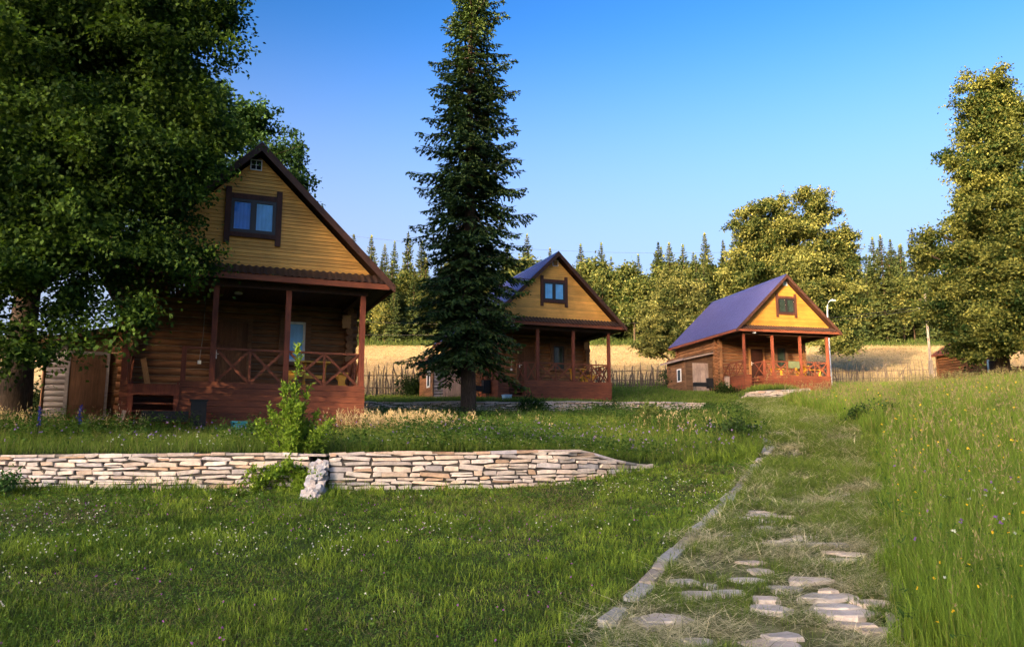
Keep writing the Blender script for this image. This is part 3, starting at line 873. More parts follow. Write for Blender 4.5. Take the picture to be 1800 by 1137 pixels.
tag(o, 'pale square wooden post stub left of the farthest cabin porch', 'post')
# loose plank leaning in the near cabin's stairwell and one by its left post
p = in_cabin(cabinA, (-2.45, 1.6, 0)); t = MB(); t.beam((0, 0, 0), (-.18, .5, .75), .14, .03, up=(0, 1, 0))
o = t.build('loose_plank', M['carved'], None); o.location = p; o.rotation_euler.z = .38
tag(o, 'loose light plank leaning on the nearest cabin porch above the steps', 'plank')
p = in_cabin(cabinA, (-2.95, -.3, 0)); t = MB(); t.beam((0, 0, -.05), (.1, .22, .55), .09, .03, up=(0, 1, 0)); t.beam((-.12, 0, -.05), (-.02, .24, .4), .05, .03, up=(0, 1, 0))
o = t.build('scrap_boards', M['plank'], None); o.location = (p.x, p.y, g1(p.x, p.y)); o.rotation_euler.z = .38
tag(o, 'two scrap boards leaning at the foot of the nearest cabin left post', 'board')
# ------------------------------------------------------------------ stone walls
def stone_block(mb, o, ex, en, w, h, prot, tilt, t):
    """irregular flagstone face: o = lower left on the wall face, ex along, en outward"""
    up = Vector((0, 0, 1)); j = lambda a: random.uniform(-a, a)
    c = o+ex*(w/2)+up*(h/2)
    n = 7 if random.random() < .5 else 6
    if n == 6: pr = [(-.5, -.42), (-.1, -.5), (.47, -.46), (.5, .40), (.05, .5), (-.47, .45)]
    else: pr = [(-.48, -.45), (.1, -.5), (.5, -.38), (.48, .3), (.35, .5), (-.15, .47), (-.5, .38)]
    if random.random() < .5: pr = [(-a, b) for a, b in pr][::-1]
    ct, st = math.cos(tilt), math.sin(tilt)
    outer = []; inner = []; mid = []
    for a, b in pr:
        a = a*w+j(.02); b = b*h+j(.008); a, b = a*ct-b*st, a*st+b*ct
        outer.append(c+ex*a*.93+up*b*.86+en*(prot+j(.006))); mid.append(c+ex*a+up*b+en*(prot*.75)); inner.append(c+ex*a+up*b-en*.05)
    n = len(pr); vs = outer+mid+inner; fs = [tuple(range(n))]
    for i in range(n):
        k = (i+1) % n; fs.append((i, n+i, n+k, k)); fs.append((n+i, 2*n+i, 2*n+k, n+k))
    mb.add(vs, fs, t)

def shade(c, a, b):
    k = random.uniform(a, b); return tuple(q*k for q in c)
def stone_col():
    b = random.choice([(.60, .49, .42), (.54, .47, .43), (.63, .52, .43), (.47, .43, .43), (.58, .46, .37), (.60, .53, .48), (.66, .57, .51), (.54, .38, .27), (.62, .54, .49), (.57, .51, .47)])
    k = random.uniform(.72, 1.08); return (b[0]*k, b[1]*k, b[2]*k)

def stone_wall(name, label, pts, top, bottom, thick=.32, course=(.058, .115), length=(.15, .55), flip=1):
    """pts: polyline of the front face; top/bottom: height functions of distance along"""
    P = [Vector((x, y, 0)) for x, y in pts]
    seg = [(P[i], P[i+1]) for i in range(len(P)-1)]
    L = [0]
    for a, b in seg: L.append(L[-1]+(b-a).length)
    def at(s):
        for i, (a, b) in enumerate(seg):
            if s <= L[i+1] or i == len(seg)-1:
                d = (b-a).normalized(); return a+d*(s-L[i]), d
    root = empty(name, (0, 0, 0)); tag(root, label, 'stone wall', 'dry stone retaining walls')
    core = MB(); n = max(2, int(L[-1]/.25)); vs = []; fs = []
    for i in range(n+1):
        s = L[-1]*i/n; p, d = at(s); en = Vector((d.y, -d.x, 0))*flip
        zt = top(s)-.035; zb = bottom(s)-.3
        for q, z in ((p, zb), (p, zt), (p-en*thick, zt), (p-en*thick, zb)): vs.append((q.x, q.y, z))
    for i in range(n):
        for k in range(4):
            a = i*4; fs.append((a+k, a+4+k, a+4+(k+1) % 4, a+(k+1) % 4))
    fs += [(0, 1, 2, 3), (4*n+3, 4*n+2, 4*n+1, 4*n)]
    core.add(vs, fs); core.build('mortar_core', M['mortar'], root)
    st = MB(); z0 = min(bottom(L[-1]*i/40) for i in range(41))-.08; zmax = max(top(L[-1]*i/40) for i in range(41))
    z = z0
    while z < zmax+.01:
        h = random.uniform(*course); s = 0.0; first = True
        while s < L[-1]:
            w = random.uniform(*length)*(1 if random.random() < .8 else 1.4)
            if first: w *= random.uniform(.4, 1); first = False
            if L[-1]-s-w < .12: w = L[-1]-s+.02
            sc = min(max(s+w/2, 0), L[-1]); p, d = at(max(s, 0)); en = Vector((d.y, -d.x, 0))*flip
            zz = z+random.uniform(-.012, .012)+.02*math.sin(s*1.1+z*3)
            tp = top(sc)
            if s > -.02 and s+w < L[-1]+.05 and zz+h*.4 < tp and zz+h > bottom(sc)-.12:
                hh = min(h-random.uniform(.010, .022), tp-zz+.015)
                if hh > .025:
                    if random.random() < .12 and h > .06:
                        stone_block(st, Vector((p.x, p.y, zz)), d, en, w-.02, hh*.48, random.uniform(.02, .05), random.uniform(-.06, .06), stone_col())
                        stone_block(st, Vector((p.x, p.y, zz+hh*.52)), d, en, w-.02, hh*.48, random.uniform(.02, .05), random.uniform(-.06, .06), stone_col())
                    else:
                        stone_block(st, Vector((p.x, p.y, zz)), d, en, w-random.uniform(.015, .035), hh, random.uniform(.018, .065), random.gauss(0, .05), stone_col())
            s += w
        z += h
    st.build('stone_facing', M['stone'], root)
    # capping slabs
    cp = MB(); s = 0
    while s < L[-1]-.1:
        w = random.uniform(.25, .6); p, d = at(s); en = Vector((d.y, -d.x, 0))*flip
        zt = top(min(s+w/2, L[-1])); zt2 = top(min(s+w, L[-1])); zt1 = top(s); h = random.uniform(.035, .06)
        q = p+d*(w-.015); j = lambda: random.uniform(-.02, .02)
        vs = []
        for dz in (-.03, h-.03):
            vs += [p+en*(.035+j())+Vector((0, 0, zt1+dz)), q+en*(.035+j())+Vector((0, 0, zt2+dz+j()*.4)), q-en*(thick-.02+j())+Vector((0, 0, zt2+dz)), p-en*(thick-.02+j())+Vector((0, 0, zt1+dz+j()*.4))]
        cp.add(vs, [(0, 3, 2, 1), (4, 5, 6, 7), (0, 1, 5, 4), (1, 2, 6, 5), (2, 3, 7, 6), (3, 0, 4, 7)], [c*.85 for c in stone_col()])
        s += w
    cp.build('coping', M['stone'], root)
    return root

def gfun(pts, off):
    P = [Vector((x, y, 0)) for x, y in pts]; L = [0]
    for i in range(len(P)-1): L.append(L[-1]+(P[i+1]-P[i]).length)
    def f(s):
        x = np.interp(s, L, [p.x for p in P]); y = np.interp(s, L, [p.y for p in P])
        return g1(float(x), float(y)+off)
    return f, L[-1]

PA1 = [(-13.5, 13.78), (-3.60, 14.52)]
f_, l_ = gfun(PA1, -.3)
stone_wall('stone_wall', 'long left stretch of pale flagstone wall below the nearest cabin, ending at the sapling', PA1, lambda s: 1.535+.012*math.sin(s*.9)+.008*math.sin(s*2.3), f_)
PA2 = [(-3.25, 14.5), (-.6, 15.2), (.9, 15.8), (2.1, 16.6), (3.05, 17.55)]
f2_, l2_ = gfun(PA2, -.3)
def topA2(s):
    t = s/l2_; base = 1.55+.07*t+.012*math.sin(s*1.7)
    return base if t < .70 else base-(base-f2_(s)-.10)*((t-.70)/.30)**.9
stone_wall('stone_wall', 'right stretch of pale flagstone wall curving back and tapering into the lawn', PA2, topA2, f2_)
PB = [(-12.5, 31.45), (-6.2, 33.6), (3, 36.6), (9.3, 39.2)]
f3_, l3_ = gfun(PB, -.35)
def topB(s):
    return float(np.interp(s, [0, 6.6, 16.3, 23.1], [3.50, 3.60, 3.80, 3.90]))+.015*math.sin(s*1.3)
stone_wall('stone_wall', 'long low stone wall in front of the middle cabin behind the spruce', PB, topB, f3_, .35, (.06, .11), (.25, .7))
PC = [(13.1, 45.7), (14.2, 46.0), (15.3, 46.25), (16.6, 46.5), (17.4, 46.9)]
f4_, l4_ = gfun(PC, -.35)
def topC(s): return f4_(s)+.44*min(1, (s+.15)/.9)
stone_wall('stone_wall', 'short curved stone wall before the farthest cabin steps', PC, topC, f4_, .3, (.06, .11), (.25, .7))

# rubble pier sloping forward between the two stretches
pr = empty('rubble_pier', (-3.42, 14.4, g1(-3.42, 13.4))); tag(pr, 'sloping rubble stone pier at the gap beside the sapling', 'stone pier', 'dry stone retaining walls')
zb = g1(-3.42, 13.4)
core = MB(); core.prism([(-.72, -.3), (.45, -.3), (.45, .66), (.05, .64), (-.25, .36), (-.72, -.06)], 'x', -.10, .12)
core.build('mortar_core', M['mortar'], pr)
st = MB()
for i in range(120):
    face = random.random()
    t = random.random(); yy = -.74+.9*t; zt = np.interp(yy, [-.72, -.25, .05, .45], [-.06, .36, .64, .66])
    if face < .55: c = Vector((random.uniform(-.10, .12), yy, zt)); nn = Vector((random.uniform(-.3, .3), -.75, .6))
    else: c = Vector((random.choice([-.10, .12]), yy, random.uniform(-.1, max(-.05, zt)))); nn = Vector((1 if c.x > 0 else -1, 0, .1))
    nn.normalize(); u = nn.orthogonal().normalized(); v = nn.cross(u); a0 = random.random()*6
    r = random.uniform(.05, .11); k = random.randint(5, 7); col = shade(random.choice([(.50, .48, .49), (.55, .49, .46), (.42, .41, .43), (.58, .51, .47)]), .7, 1.0)
    ring = [(r*random.uniform(.7, 1.1), a0+2*math.pi*q/k) for q in range(k)]
    vs = [c+u*(q*math.cos(w))+v*(q*math.sin(w))-nn*.03 for q, w in ring]+[c+u*(q*.8*math.cos(w))+v*(q*.8*math.sin(w))+nn*random.uniform(.03, .085) for q, w in ring]
    fs = [tuple(range(k, 2*k))]+[(q, (q+1) % k, k+(q+1) % k, k+q) for q in range(k)]
    st.add(vs, fs, col)
st.build('rubble_facing', M['stone'], pr)

# ------------------------------------------------------------------ kerb and paving stones of the path
kb = MB(); y = 6.2
def kerb_stone(x0, y0, x1, y1, w, h):
    d = Vector((x1-x0, y1-y0, 0)); L_ = d.length; d.normalize(); n = Vector((d.y, -d.x, 0))
    j = lambda a=.02: random.uniform(-a, a)
    lo = []; hi = []
    for a, b in ((0, -1), (L_, -1), (L_, 1), (0, 1)):
        p = Vector((x0, y0, 0))+d*(a+j())+n*(b*w/2+j()); z = g1(p.x, p.y)
        lo.append(Vector((p.x, p.y, z-.15))); hi.append(Vector((p.x, p.y, z+h+j(.012))))
    kb.add(lo+hi, [(0, 3, 2, 1), (4, 5, 6, 7), (0, 1, 5, 4), (1, 2, 6, 5), (2, 3, 7, 6), (3, 0, 4, 7)], shade(random.choice([(.50, .50, .50), (.47, .49, .51), (.56, .50, .45)]), .42, .68))
def edge(y, s): return float(path_c(y))+s*(float(path_w(y))+.05)
while y < 22:
    L_ = random.uniform(.3, .8)
    if random.random() < (.86 if y < 18 else .6): kerb_stone(edge(y, -1), y, edge(y+L_*.9, -1), y+L_*.9, random.uniform(.14, .21), random.uniform(.03, .06))
    y += L_
y = 6.2
while y < 24:
    L_ = random.uniform(.3, .6)
    if random.random() < .5: kerb_stone(edge(y, 1), y, edge(y+L_*.9, 1), y+L_*.9, random.uniform(.15, .25), random.uniform(.02, .05))
    y += L_
tag(kb.build('kerb', M['stone'], None), kind='structure')

def ray_ground(px, py):
    """where a line of sight of the photograph meets the ground"""
    dx = (px-900)/1411.77; dv = (568.5-py)/1411.77; p = R(8.998)
    d = np.array([dx, math.cos(p)-dv*math.sin(p), math.sin(p)+dv*math.cos(p)])
    t = np.linspace(4, 70, 1320); X = t*d[0]/d[1]; Y = t; Z = 1.6+t*d[2]/d[1]
    k = np.argmax(Z < G(X, Y)+.02)
    return float(X[k]), float(Y[k])
STONES = [(1368, 958, 48, 'pale grey paving stone left in the path middle row'), (1428, 957, 38, None), (1478, 958, 40, None), (1500, 946, 30, None), (1472, 985, 62, None), (1392, 998, 22, None),
          (1418, 1020, 60, None), (1452, 1050, 70, None), (1475, 1078, 78, None), (1350, 1072, 50, None), (1165, 1090, 70, None), (1198, 1022, 45, None), (1380, 1120, 50, None), (1360, 1135, 70, None), (1225, 1128, 40, None),
          (1340, 905, 40, None), (1325, 900, 36, None), (1430, 872, 30, None), (1448, 850, 30, None), (1455, 838, 28, None), (1466, 866, 26, None), (1428, 893, 28, None), (1350, 832, 30, None), (1500, 870, 24, None), (1310, 1020, 40, None), (1400, 930, 34, None), (1460, 828, 24, None), (1520, 905, 30, None), (1322, 990, 34, None), (1500, 1100, 50, None), (1545, 1110, 40, None), (1535, 1060, 45, None)]
STONE_POS = []
r9 = random.Random(4)
for q in range(100):
    yy = r9.uniform(8, 28); STONES.append((None, yy, r9.uniform(.10, .24), float(path_c(yy))+r9.uniform(-.75, .85)*float(path_w(yy))))
for i, (px, py, wpx, lab) in enumerate(STONES):
    if px is None: x, y, w = lab, py, wpx; py = 850
    else: x, y = ray_ground(px, py); w = wpx/1411.77*y*.74
    STONE_POS.append((x, y, w))
    k = random.randint(6, 8); a0 = random.random()*6; mb = MB()
    ring = [(random.uniform(.68, 1.25), a0+2*math.pi*(q+random.uniform(-.25, .25))/k) for q in range(k)]
    el = random.uniform(.7, 1.0)
    col = shade(random.choice([(.62, .54, .49), (.58, .53, .50), (.62, .52, .45)]), .6, .85)
    rings = [(1.0, -.08), (1.0, .012), (.93, .026)]
    vs = []; fs = []
    for sc, z in rings:
        for q, w_ in ring: vs.append((q*sc*w*math.cos(w_), q*sc*w*el*math.sin(w_), z+random.uniform(-.006, .006)))
    for r_ in range(2):
        for q in range(k): fs.append((r_*k+q, r_*k+(q+1) % k, (r_+1)*k+(q+1) % k, (r_+1)*k+q))
    fs.append(tuple(range(2*k, 3*k)))
    mb.add(vs, fs, col)
    o = mb.build('paving_stone', M['stone'], None); o.location = (x, y, g1(x, y)+.012)
    where = 'at the foreground end of the path' if py > 1000 else ('in the middle row of the path' if py > 900 else 'far along the path')
    tag(o, 'pale flat paving stone sunk in hay, '+where, 'paving stone', 'paving stones in the path')

def on_stone(x, y, k):
    m = np.zeros(np.shape(x), bool)
    for a, b, w in STONE_POS: m |= (np.abs(x-a) < w) & (np.hypot(x-a, (y-b)/.85) < w*k)
    return m
# ------------------------------------------------------------------ fences of rough stakes
STAKES = []
for v_ in range(6):
    mb = MB(); h = random.uniform(1.35, 1.7); b1 = random.uniform(-.05, .05); b2 = random.uniform(-.09, .09); r = random.uniform(.026, .042)
    mb.tube([(0, 0, -.25), (b1, random.uniform(-.02, .02), h*.5), (b2, random.uniform(-.03, .03), h*.96), (b2*1.1, 0, h)], [r, r*.9, r*.7, r*.2], 6, 1, 0, True, .15)
    o = mb.build('picket', M['picket'], None); STAKES.append(o)
def fence(label, p0, p1, spacing, hs=1.0, cap=100):
    p0 = Vector((*p0, 0)); p1 = Vector((*p1, 0)); d = p1-p0; L_ = d.length; a = d.normalized()
    root = empty('stake_fence', (p0.x, p0.y, g1(p0.x, p0.y))); tag(root, label, 'fence', 'rough stake fences along the field')
    base = root.location.copy(); n = min(cap, int(L_/spacing))
    for i in range(n):
        q = p0+a*(L_*(i+random.uniform(-.3, .3))/n); z = g1(q.x, q.y)
        src = random.choice(STAKES); c = src.copy(); COL.objects.link(c); c.parent = root
        c.location = (q.x-base.x, q.y-base.y+random.choice([-.05, .05]), z-base.z)
        c.rotation_euler = (random.uniform(-.06, .06), random.gauss(0, .12), random.uniform(0, 6))
        s = hs*random.uniform(.6, 1.18); c.scale = (random.uniform(.8, 1.3), random.uniform(.8, 1.3), s)
    for h in (.45, 1.05):
        mb = MB(); k = max(3, int(L_/2.5)); pts = []
        for i in range(k+1):
            q = p0+d*(i/k); pts.append((q.x-base.x, q.y-base.y, g1(q.x, q.y)-base.z+h*hs+random.uniform(-.04, .04)))
        mb.tube(pts, .03, 6, .9, 0, True, .1); mb.build('rail', M['picket'], root)
fence('dense dark stake fence between the nearest cabin and the spruce', (-11.5, 42.6), (-4.2, 46.0), .082, 1.12, 95)
fence('pale stake fence in the gap between the middle and the farthest cabin', (2.5, 51.5), (13.6, 58.4), .115, 1.05, 98)
fence('low stake fence right of the farthest cabin, above the tall meadow grass', (20.5, 61.0), (36, 64.0), .16, 1.0, 98)
for o in STAKES: bpy.data.objects.remove(o)

# ------------------------------------------------------------------ foliage generators
def quads(base, d, s, L, W, mid=.45):
    """leaf-shaped quads: base point, axis d, side s, length L, width W -> V, F"""
    n = len(base); L = np.asarray(L).reshape(-1, 1); W = np.asarray(W).reshape(-1, 1)
    V = np.empty((n, 4, 3), np.float32)
    V[:, 0] = base; V[:, 1] = base+d*L*mid+s*W*.5; V[:, 2] = base+d*L; V[:, 3] = base+d*L*mid-s*W*.5
    return V.reshape(-1, 3), np.arange(n*4, dtype=np.int32).reshape(n, 4)
def unit(a): return a/np.maximum(np.linalg.norm(a, axis=-1, keepdims=True), 1e-9)
def randdir(rng, n): return unit(rng.normal(size=(n, 3)))

def crown_arrays(rng, lobes, n_clusters, per, L, W, sig, cdark, clight, droop=.35, clump=.5, tip=None, hole=.0):
    """leaf clusters through a set of ellipsoid lobes (cx,cy,cz,rx,ry,rz)"""
    lobes = np.array(lobes, float); vol = lobes[:, 3]*lobes[:, 4]*lobes[:, 5]
    subs = []
    for l in lobes:
        rm = (l[3]*l[4]*l[5])**(1/3); m = int(np.clip(9+9*rm, 12, 46))
        uu = randdir(rng, m); uu[:, 2] = uu[:, 2]*.9+.08
        rr_ = rng.uniform(.40, .92, m)
        cc = l[:3]+uu*l[3:]*rr_[:, None]; sz = np.clip(rm*rng.uniform(.17, .34, m)*(1.25-.55*rr_), .20, 1.0)
        for q in range(m): subs.append((*cc[q], sz[q]*1.15, sz[q]*1.15, sz[q]*.62, rng.normal(0, .22), *uu[q]))
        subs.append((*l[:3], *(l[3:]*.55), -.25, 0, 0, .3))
    subs = np.array(subs); wt = (subs[:, 3]*subs[:, 4]*subs[:, 5])**.72*np.where(subs[:, 9] == .3, .30, 1.0)
    pick = rng.choice(len(subs), n_clusters, p=wt/np.sum(wt)); lb = subs[pick]
    u = randdir(rng, n_clusters); r = rng.random(n_clusters)**(1/2.6)
    c = lb[:, :3]+u*lb[:, 3:6]*r[:, None]
    ctint = rng.normal(0, clump*.34, n_clusters)+lb[:, 6]
    u = unit(u+lb[:, 7:10]*1.2)
    idx = np.repeat(np.arange(n_clusters), per); n = len(idx)
    # every cluster is a small hanging spray
    ax = unit(u*np.array([1, 1, .5])+rng.normal(0, .35, (n_clusters, 3))+np.array([0, 0, .12]))
    off = rng.normal(size=(n, 3))*sig; off[:, 2] *= .62
    along = rng.normal(size=(n, 1))*sig*1.05
    p = c[idx]+off*.8+ax[idx]*along
    p[:, 2] -= .18*np.sum((p[:, :2]-c[idx][:, :2])**2, 1)/max(sig, .01)*.6
    d = unit(randdir(rng, n)*.9+ax[idx]*.45+np.array([0, 0, -droop]))
    s = unit(np.cross(d, unit(randdir(rng, n)*.8+np.array([0, 0, 1.]))))
    Ls = L*rng.uniform(.7, 1.3, n); Ws = W*rng.uniform(.75, 1.25, n)
    V, F = quads(p, d, s, Ls, Ws)
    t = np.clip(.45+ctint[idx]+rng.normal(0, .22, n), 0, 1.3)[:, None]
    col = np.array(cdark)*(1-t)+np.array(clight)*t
    C = np.repeat(np.clip(col, .003, 1), 4, axis=0)
    return V, F, C, c

def branchy(mb, base, top, r0, targets, rng, nmain=1.0, tint_=1.0, start=.2):
    """trunk plus limbs towards target points"""
    base = Vector(base); top = Vector(top); k = 7; pts = []; rr = []
    for i in range(k+1):
        t = i/k; p = base.lerp(top, t)+Vector((math.sin(t*5+base.x)*.12*t*3, math.cos(t*4+base.y)*.10*t*3, 0))*(1 if 0 < t < 1 else .4)
        pts.append(p); rr.append(r0*((1-t)**.8*.92+.06)*(1.35 if i == 0 else 1))
    mb.tube(pts, rr, 10, tint_, 0, True, .05)
    H = (top-base).length
    for tg in targets:
        tg = Vector(tg); hz = (tg.z-base.z)/max(H, .1)
        f = min(.92, max(start, hz-.12-.25*((tg-Vector((base.x, base.y, tg.z))).length/H)))
        i = f*k; a = int(i); p0 = pts[a].lerp(pts[min(a+1, k)], i-a); r1 = max(.02, r0*(1-f)*.5)
        m1 = p0.lerp(tg, .35)+Vector((0, 0, .10*(tg-p0).length)); m2 = p0.lerp(tg, .7)+Vector((rng.normal()*.15, rng.normal()*.15, .06*(tg-p0).length))
        mb.tube([p0, m1, m2, tg], [r1, r1*.65, r1*.38, .012], 6, tint_, 0, True, .05)

def broad_tree(name, label, cat, group, base, h, r0, lobes, ncl, per, L, W, sig, cd, cl, seed, nlimb=40, droop=.35, clump=.5, start=.2, lean=(0, 0)):
    rng = np.random.default_rng(seed)
    root = empty(name, base); tag(root, label, cat, group)
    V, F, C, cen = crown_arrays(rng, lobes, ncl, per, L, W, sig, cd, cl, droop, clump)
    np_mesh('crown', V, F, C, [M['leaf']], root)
    mb = MB(); tg = cen[rng.choice(len(cen), min(nlimb, len(cen)), replace=False)]
    branchy(mb, (0, 0, -.3), (lean[0], lean[1], h*.93), r0, tg, rng, start=start)
    mb.build('trunk', M['bark'], root)
    return root

def spruce_arrays(rng, h, rfun, zlow, whorl=.3, per=6, ntw=12, nseg=3, tw=.09, cd=(.012, .03, .012), cl=(.05, .085, .025), droop=.35, gap=.12):
    """needle quads and branch polylines of a conifer"""
    bases = []; dirs = []; sides = []; Ls = []; cols = []; limbs = []
    z = zlow
    while z < h-.15:
        t = (z-zlow)/(h-zlow); rr = rfun(t)
        k = max(3, int(per*(1-.35*t)+.5)); a0 = rng.random()*6.28
        for b in range(k):
            if rng.random() < gap: continue
            az = a0+6.283*b/k+rng.normal(0, .25); Lb = rr*rng.uniform(.62, 1.18)
            o = np.array([math.cos(az), math.sin(az), 0]); lat = np.array([-o[1], o[0], 0])
            up = (.55*(t-.45)) - droop*(1-t)*.6
            def pos(s): return np.array([0, 0, z])+o*(Lb*s)+np.array([0, 0, 1])*(Lb*(up*s - droop*.55*s*s + droop*.62*s**4))
            pl = [pos(s) for s in (0, .33, .66, 1.0)]; limbs.append((pl, Lb))
            n = max(3, int(ntw*Lb/max(rfun(0), .01)+2)); zt = rng.normal(0, .18)
            for i in range(n):
                s = .12+.88*(i+rng.random()*.6)/n
                p = pos(min(s, 1)); tl = (.40*Lb*(1.02-s)+.16*min(1, Lb))*rng.uniform(.6, 1.25)
                for sg in (-1, 1):
                    dd = o*rng.uniform(.35, .8)+lat*sg*rng.uniform(.6, 1.0)+np.array([0, 0, rng.uniform(-.55, .05)])
                    dd /= np.linalg.norm(dd); q = p.copy()
                    for m in range(nseg):
                        d2 = dd+rng.normal(0, .16, 3)+np.array([0, 0, -.12*m]); d2 /= np.linalg.norm(d2)
                        bases.append(q); dirs.append(d2); Ls.append(tl/nseg*1.35)
                        sd = np.cross(d2, [0, 0, 1]); sd = sd/np.linalg.norm(sd)*math.cos(a := rng.normal(0, .7))+np.array([0, 0, 1])*math.sin(a); sides.append(sd)
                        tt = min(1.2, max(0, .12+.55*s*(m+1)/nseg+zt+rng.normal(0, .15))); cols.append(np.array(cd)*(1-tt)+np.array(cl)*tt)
                        q = q+d2*(tl/nseg)
            # tip shoot
            for m in range(2):
                bases.append(pos(.86+.07*m)); d2 = unit(o+rng.normal(0, .2, 3)); dirs.append(d2); Ls.append(.22*min(1.2, Lb)+.05); sides.append(unit(np.cross(d2, [0, 0, 1.])+rng.normal(0, .3, 3))); cols.append(np.array(cl)*.9)
        z += whorl*rng.uniform(.75, 1.25)*(1-.3*t)
    for m in range(14):                                               # leader
        bases.append(np.array([0, 0, h-.5+.035*m])); d2 = unit(np.array([rng.normal(0, .5), rng.normal(0, .5), 1.0])); dirs.append(d2); Ls.append(.22); sides.append(unit(np.cross(d2, [1., .2, 0]))); cols.append(np.array(cl))
    bases = np.array(bases); n = len(bases)
    V, F = quads(bases, np.array(dirs), np.array(sides), np.array(Ls), tw*rng.uniform(.7, 1.4, n), .5)
    return V, F, np.repeat(np.clip(np.array(cols), .003, 1), 4, axis=0), limbs

# --- the tall spruce in front of the middle cabin
SPR = (-1.75, 32.0)
rng = np.random.default_rng(5); zg = g1(*SPR); HS = 24.6-zg
root = empty('spruce_tree', (SPR[0], SPR[1], zg)); tag(root, 'tall dark narrow spruce standing in front of the middle cabin', 'spruce tree')
def rf_sp(t): return float(np.interp(t, [0, .07, .16, .29, .41, .51, .62, .71, .82, .92, 1.0], [2.4, 2.65, 2.35, 2.45, 2.2, 1.85, 1.7, 1.5, 1.2, .7, .1]))
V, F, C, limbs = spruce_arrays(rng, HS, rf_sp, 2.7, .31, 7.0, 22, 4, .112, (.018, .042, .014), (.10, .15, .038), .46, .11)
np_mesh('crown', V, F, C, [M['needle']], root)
mb = MB(); mb.tube([(0, 0, -.4), (.02, 0, .25), (0, .02, 2), (.03, 0, 6), (-.03, .03, 12), (0, 0, HS-.2)], [.46, .34, .30, .25, .15, .02], 14, 1, 0, True, .07)
for pl, Lb in limbs: mb.tube([tuple(p) for p in pl], [.03, .022, .014, .006], 5, .8)
for i in range(60):                                                     # bare hanging twigs near the stem
    a = rng.random()*6.28; z = rng.uniform(2.8, 9); r1 = rng.uniform(.5, 1.5); pts = []
    for s in (0, .4, .75, 1): pts.append((math.cos(a)*r1*s+rng.normal()*.04, math.sin(a)*r1*s+rng.normal()*.04, z+.15*s-.9*s*s))
    mb.tube(pts, [.016, .012, .008, .004], 4, 2.2)
mb.build('trunk', M['sprucebark'], root)

# --- big dark broad-leaved tree on the left, overhanging the nearest cabin
BT = (-13.0, 21.0); zg = g1(*BT)
def wl_(x, y, z, a, b, c): return (x-BT[0], y-BT[1], z-zg, a, b, c)
lobesL = [wl_(-13.0, 19.5, 15.5, 4.6, 4.2, 4.2), wl_(-11.5, 18.0, 11.5, 3.4, 3.6, 3.4), wl_(-8.9, 17.8, 12.6, 2.4, 2.4, 2.2), wl_(-8.6, 17.6, 10.4, 1.9, 1.9, 1.7), wl_(-8.3, 17.4, 8.3, 1.9, 1.9, 1.5),
          wl_(-8.6, 17.2, 6.6, 1.9, 1.8, 1.5), wl_(-9.5, 17.0, 5.2, 1.4, 1.5, 1.1), wl_(-10.8, 17.0, 7.5, 2.6, 2.4, 2.4), wl_(-12.5, 16.5, 6.0, 2.4, 2.2, 1.9), wl_(-8.15, 16.8, 4.3, .45, .5, 1.1), wl_(-7.7, 17.6, 5.9, 1.2, 1.2, .8), wl_(-7.6, 18.0, 9.2, 1.4, 1.4, 1.6), wl_(-7.6, 18.0, 12.2, 1.2, 1.3, 1.1), wl_(-7.5, 17.9, 10.9, 1.1, 1.2, 1.0), wl_(-7.4, 17.9, 7.9, 1.1, 1.2, 1.0), wl_(-10.9, 15.6, 3.3, .8, .8, .55), wl_(-10.6, 16.2, 5.6, 1.6, 1.5, 1.4), wl_(-12.6, 16.4, 8.2, 2.2, 2.0, 2.0), wl_(-10.3, 17.0, 9.4, 2.2, 2.0, 2.0), wl_(-9.7, 16.4, 6.9, 1.5, 1.4, 1.3), wl_(-13.4, 17.5, 4.6, 1.7, 1.6, 1.3), wl_(-12.0, 16.4, 3.7, 1.0, .9, .6), wl_(-10.2, 17.2, 13.4, 2.2, 2.0, 2.0), wl_(-11.2, 17.0, 15.8, 2.4, 2.2, 2.2), wl_(-9.9, 15.2, 4.9, 1.1, 1.0, .9), wl_(-9.2, 16.2, 5.8, 1.0, 1.0, .9), wl_(-11.8, 15.6, 6.3, 1.5, 1.4, 1.3), wl_(-10.6, 15.6, 7.0, 1.5, 1.3, 1.3), wl_(-9.0, 16.4, 8.2, 1.3, 1.2, 1.2), wl_(-11.4, 15.8, 9.8, 1.8, 1.5, 1.6), wl_(-9.4, 16.8, 11.2, 1.4, 1.3, 1.3), wl_(-9.6, 16.4, 5.6, 1.0, .9, .8), wl_(-8.9, 16.4, 4.1, .8, .8, .9),
          wl_(-10.0, 15.8, 3.6, .95, 1.0, .75), wl_(-11.5, 15.8, 4.4, 1.3, 1.2, 1.0), wl_(-9.6, 18.6, 15.6, 2.5, 2.6, 2.6), wl_(-11.0, 19.0, 18.5, 4.2, 4, 3.0), wl_(-16.0, 21.0, 12, 4.2, 4.5, 5.0), wl_(-14, 25, 13, 4.5, 4, 5)]
broad_tree('broad_tree', 'huge dark broad-leaved tree filling the left edge, overhanging the nearest cabin', 'tree', None, (BT[0], BT[1], zg), 18, .38, lobesL, 14000, 46, .105, .080, .19, (.012, .032, .007), (.085, .15, .024), 21, 70, .45, .7, .22)

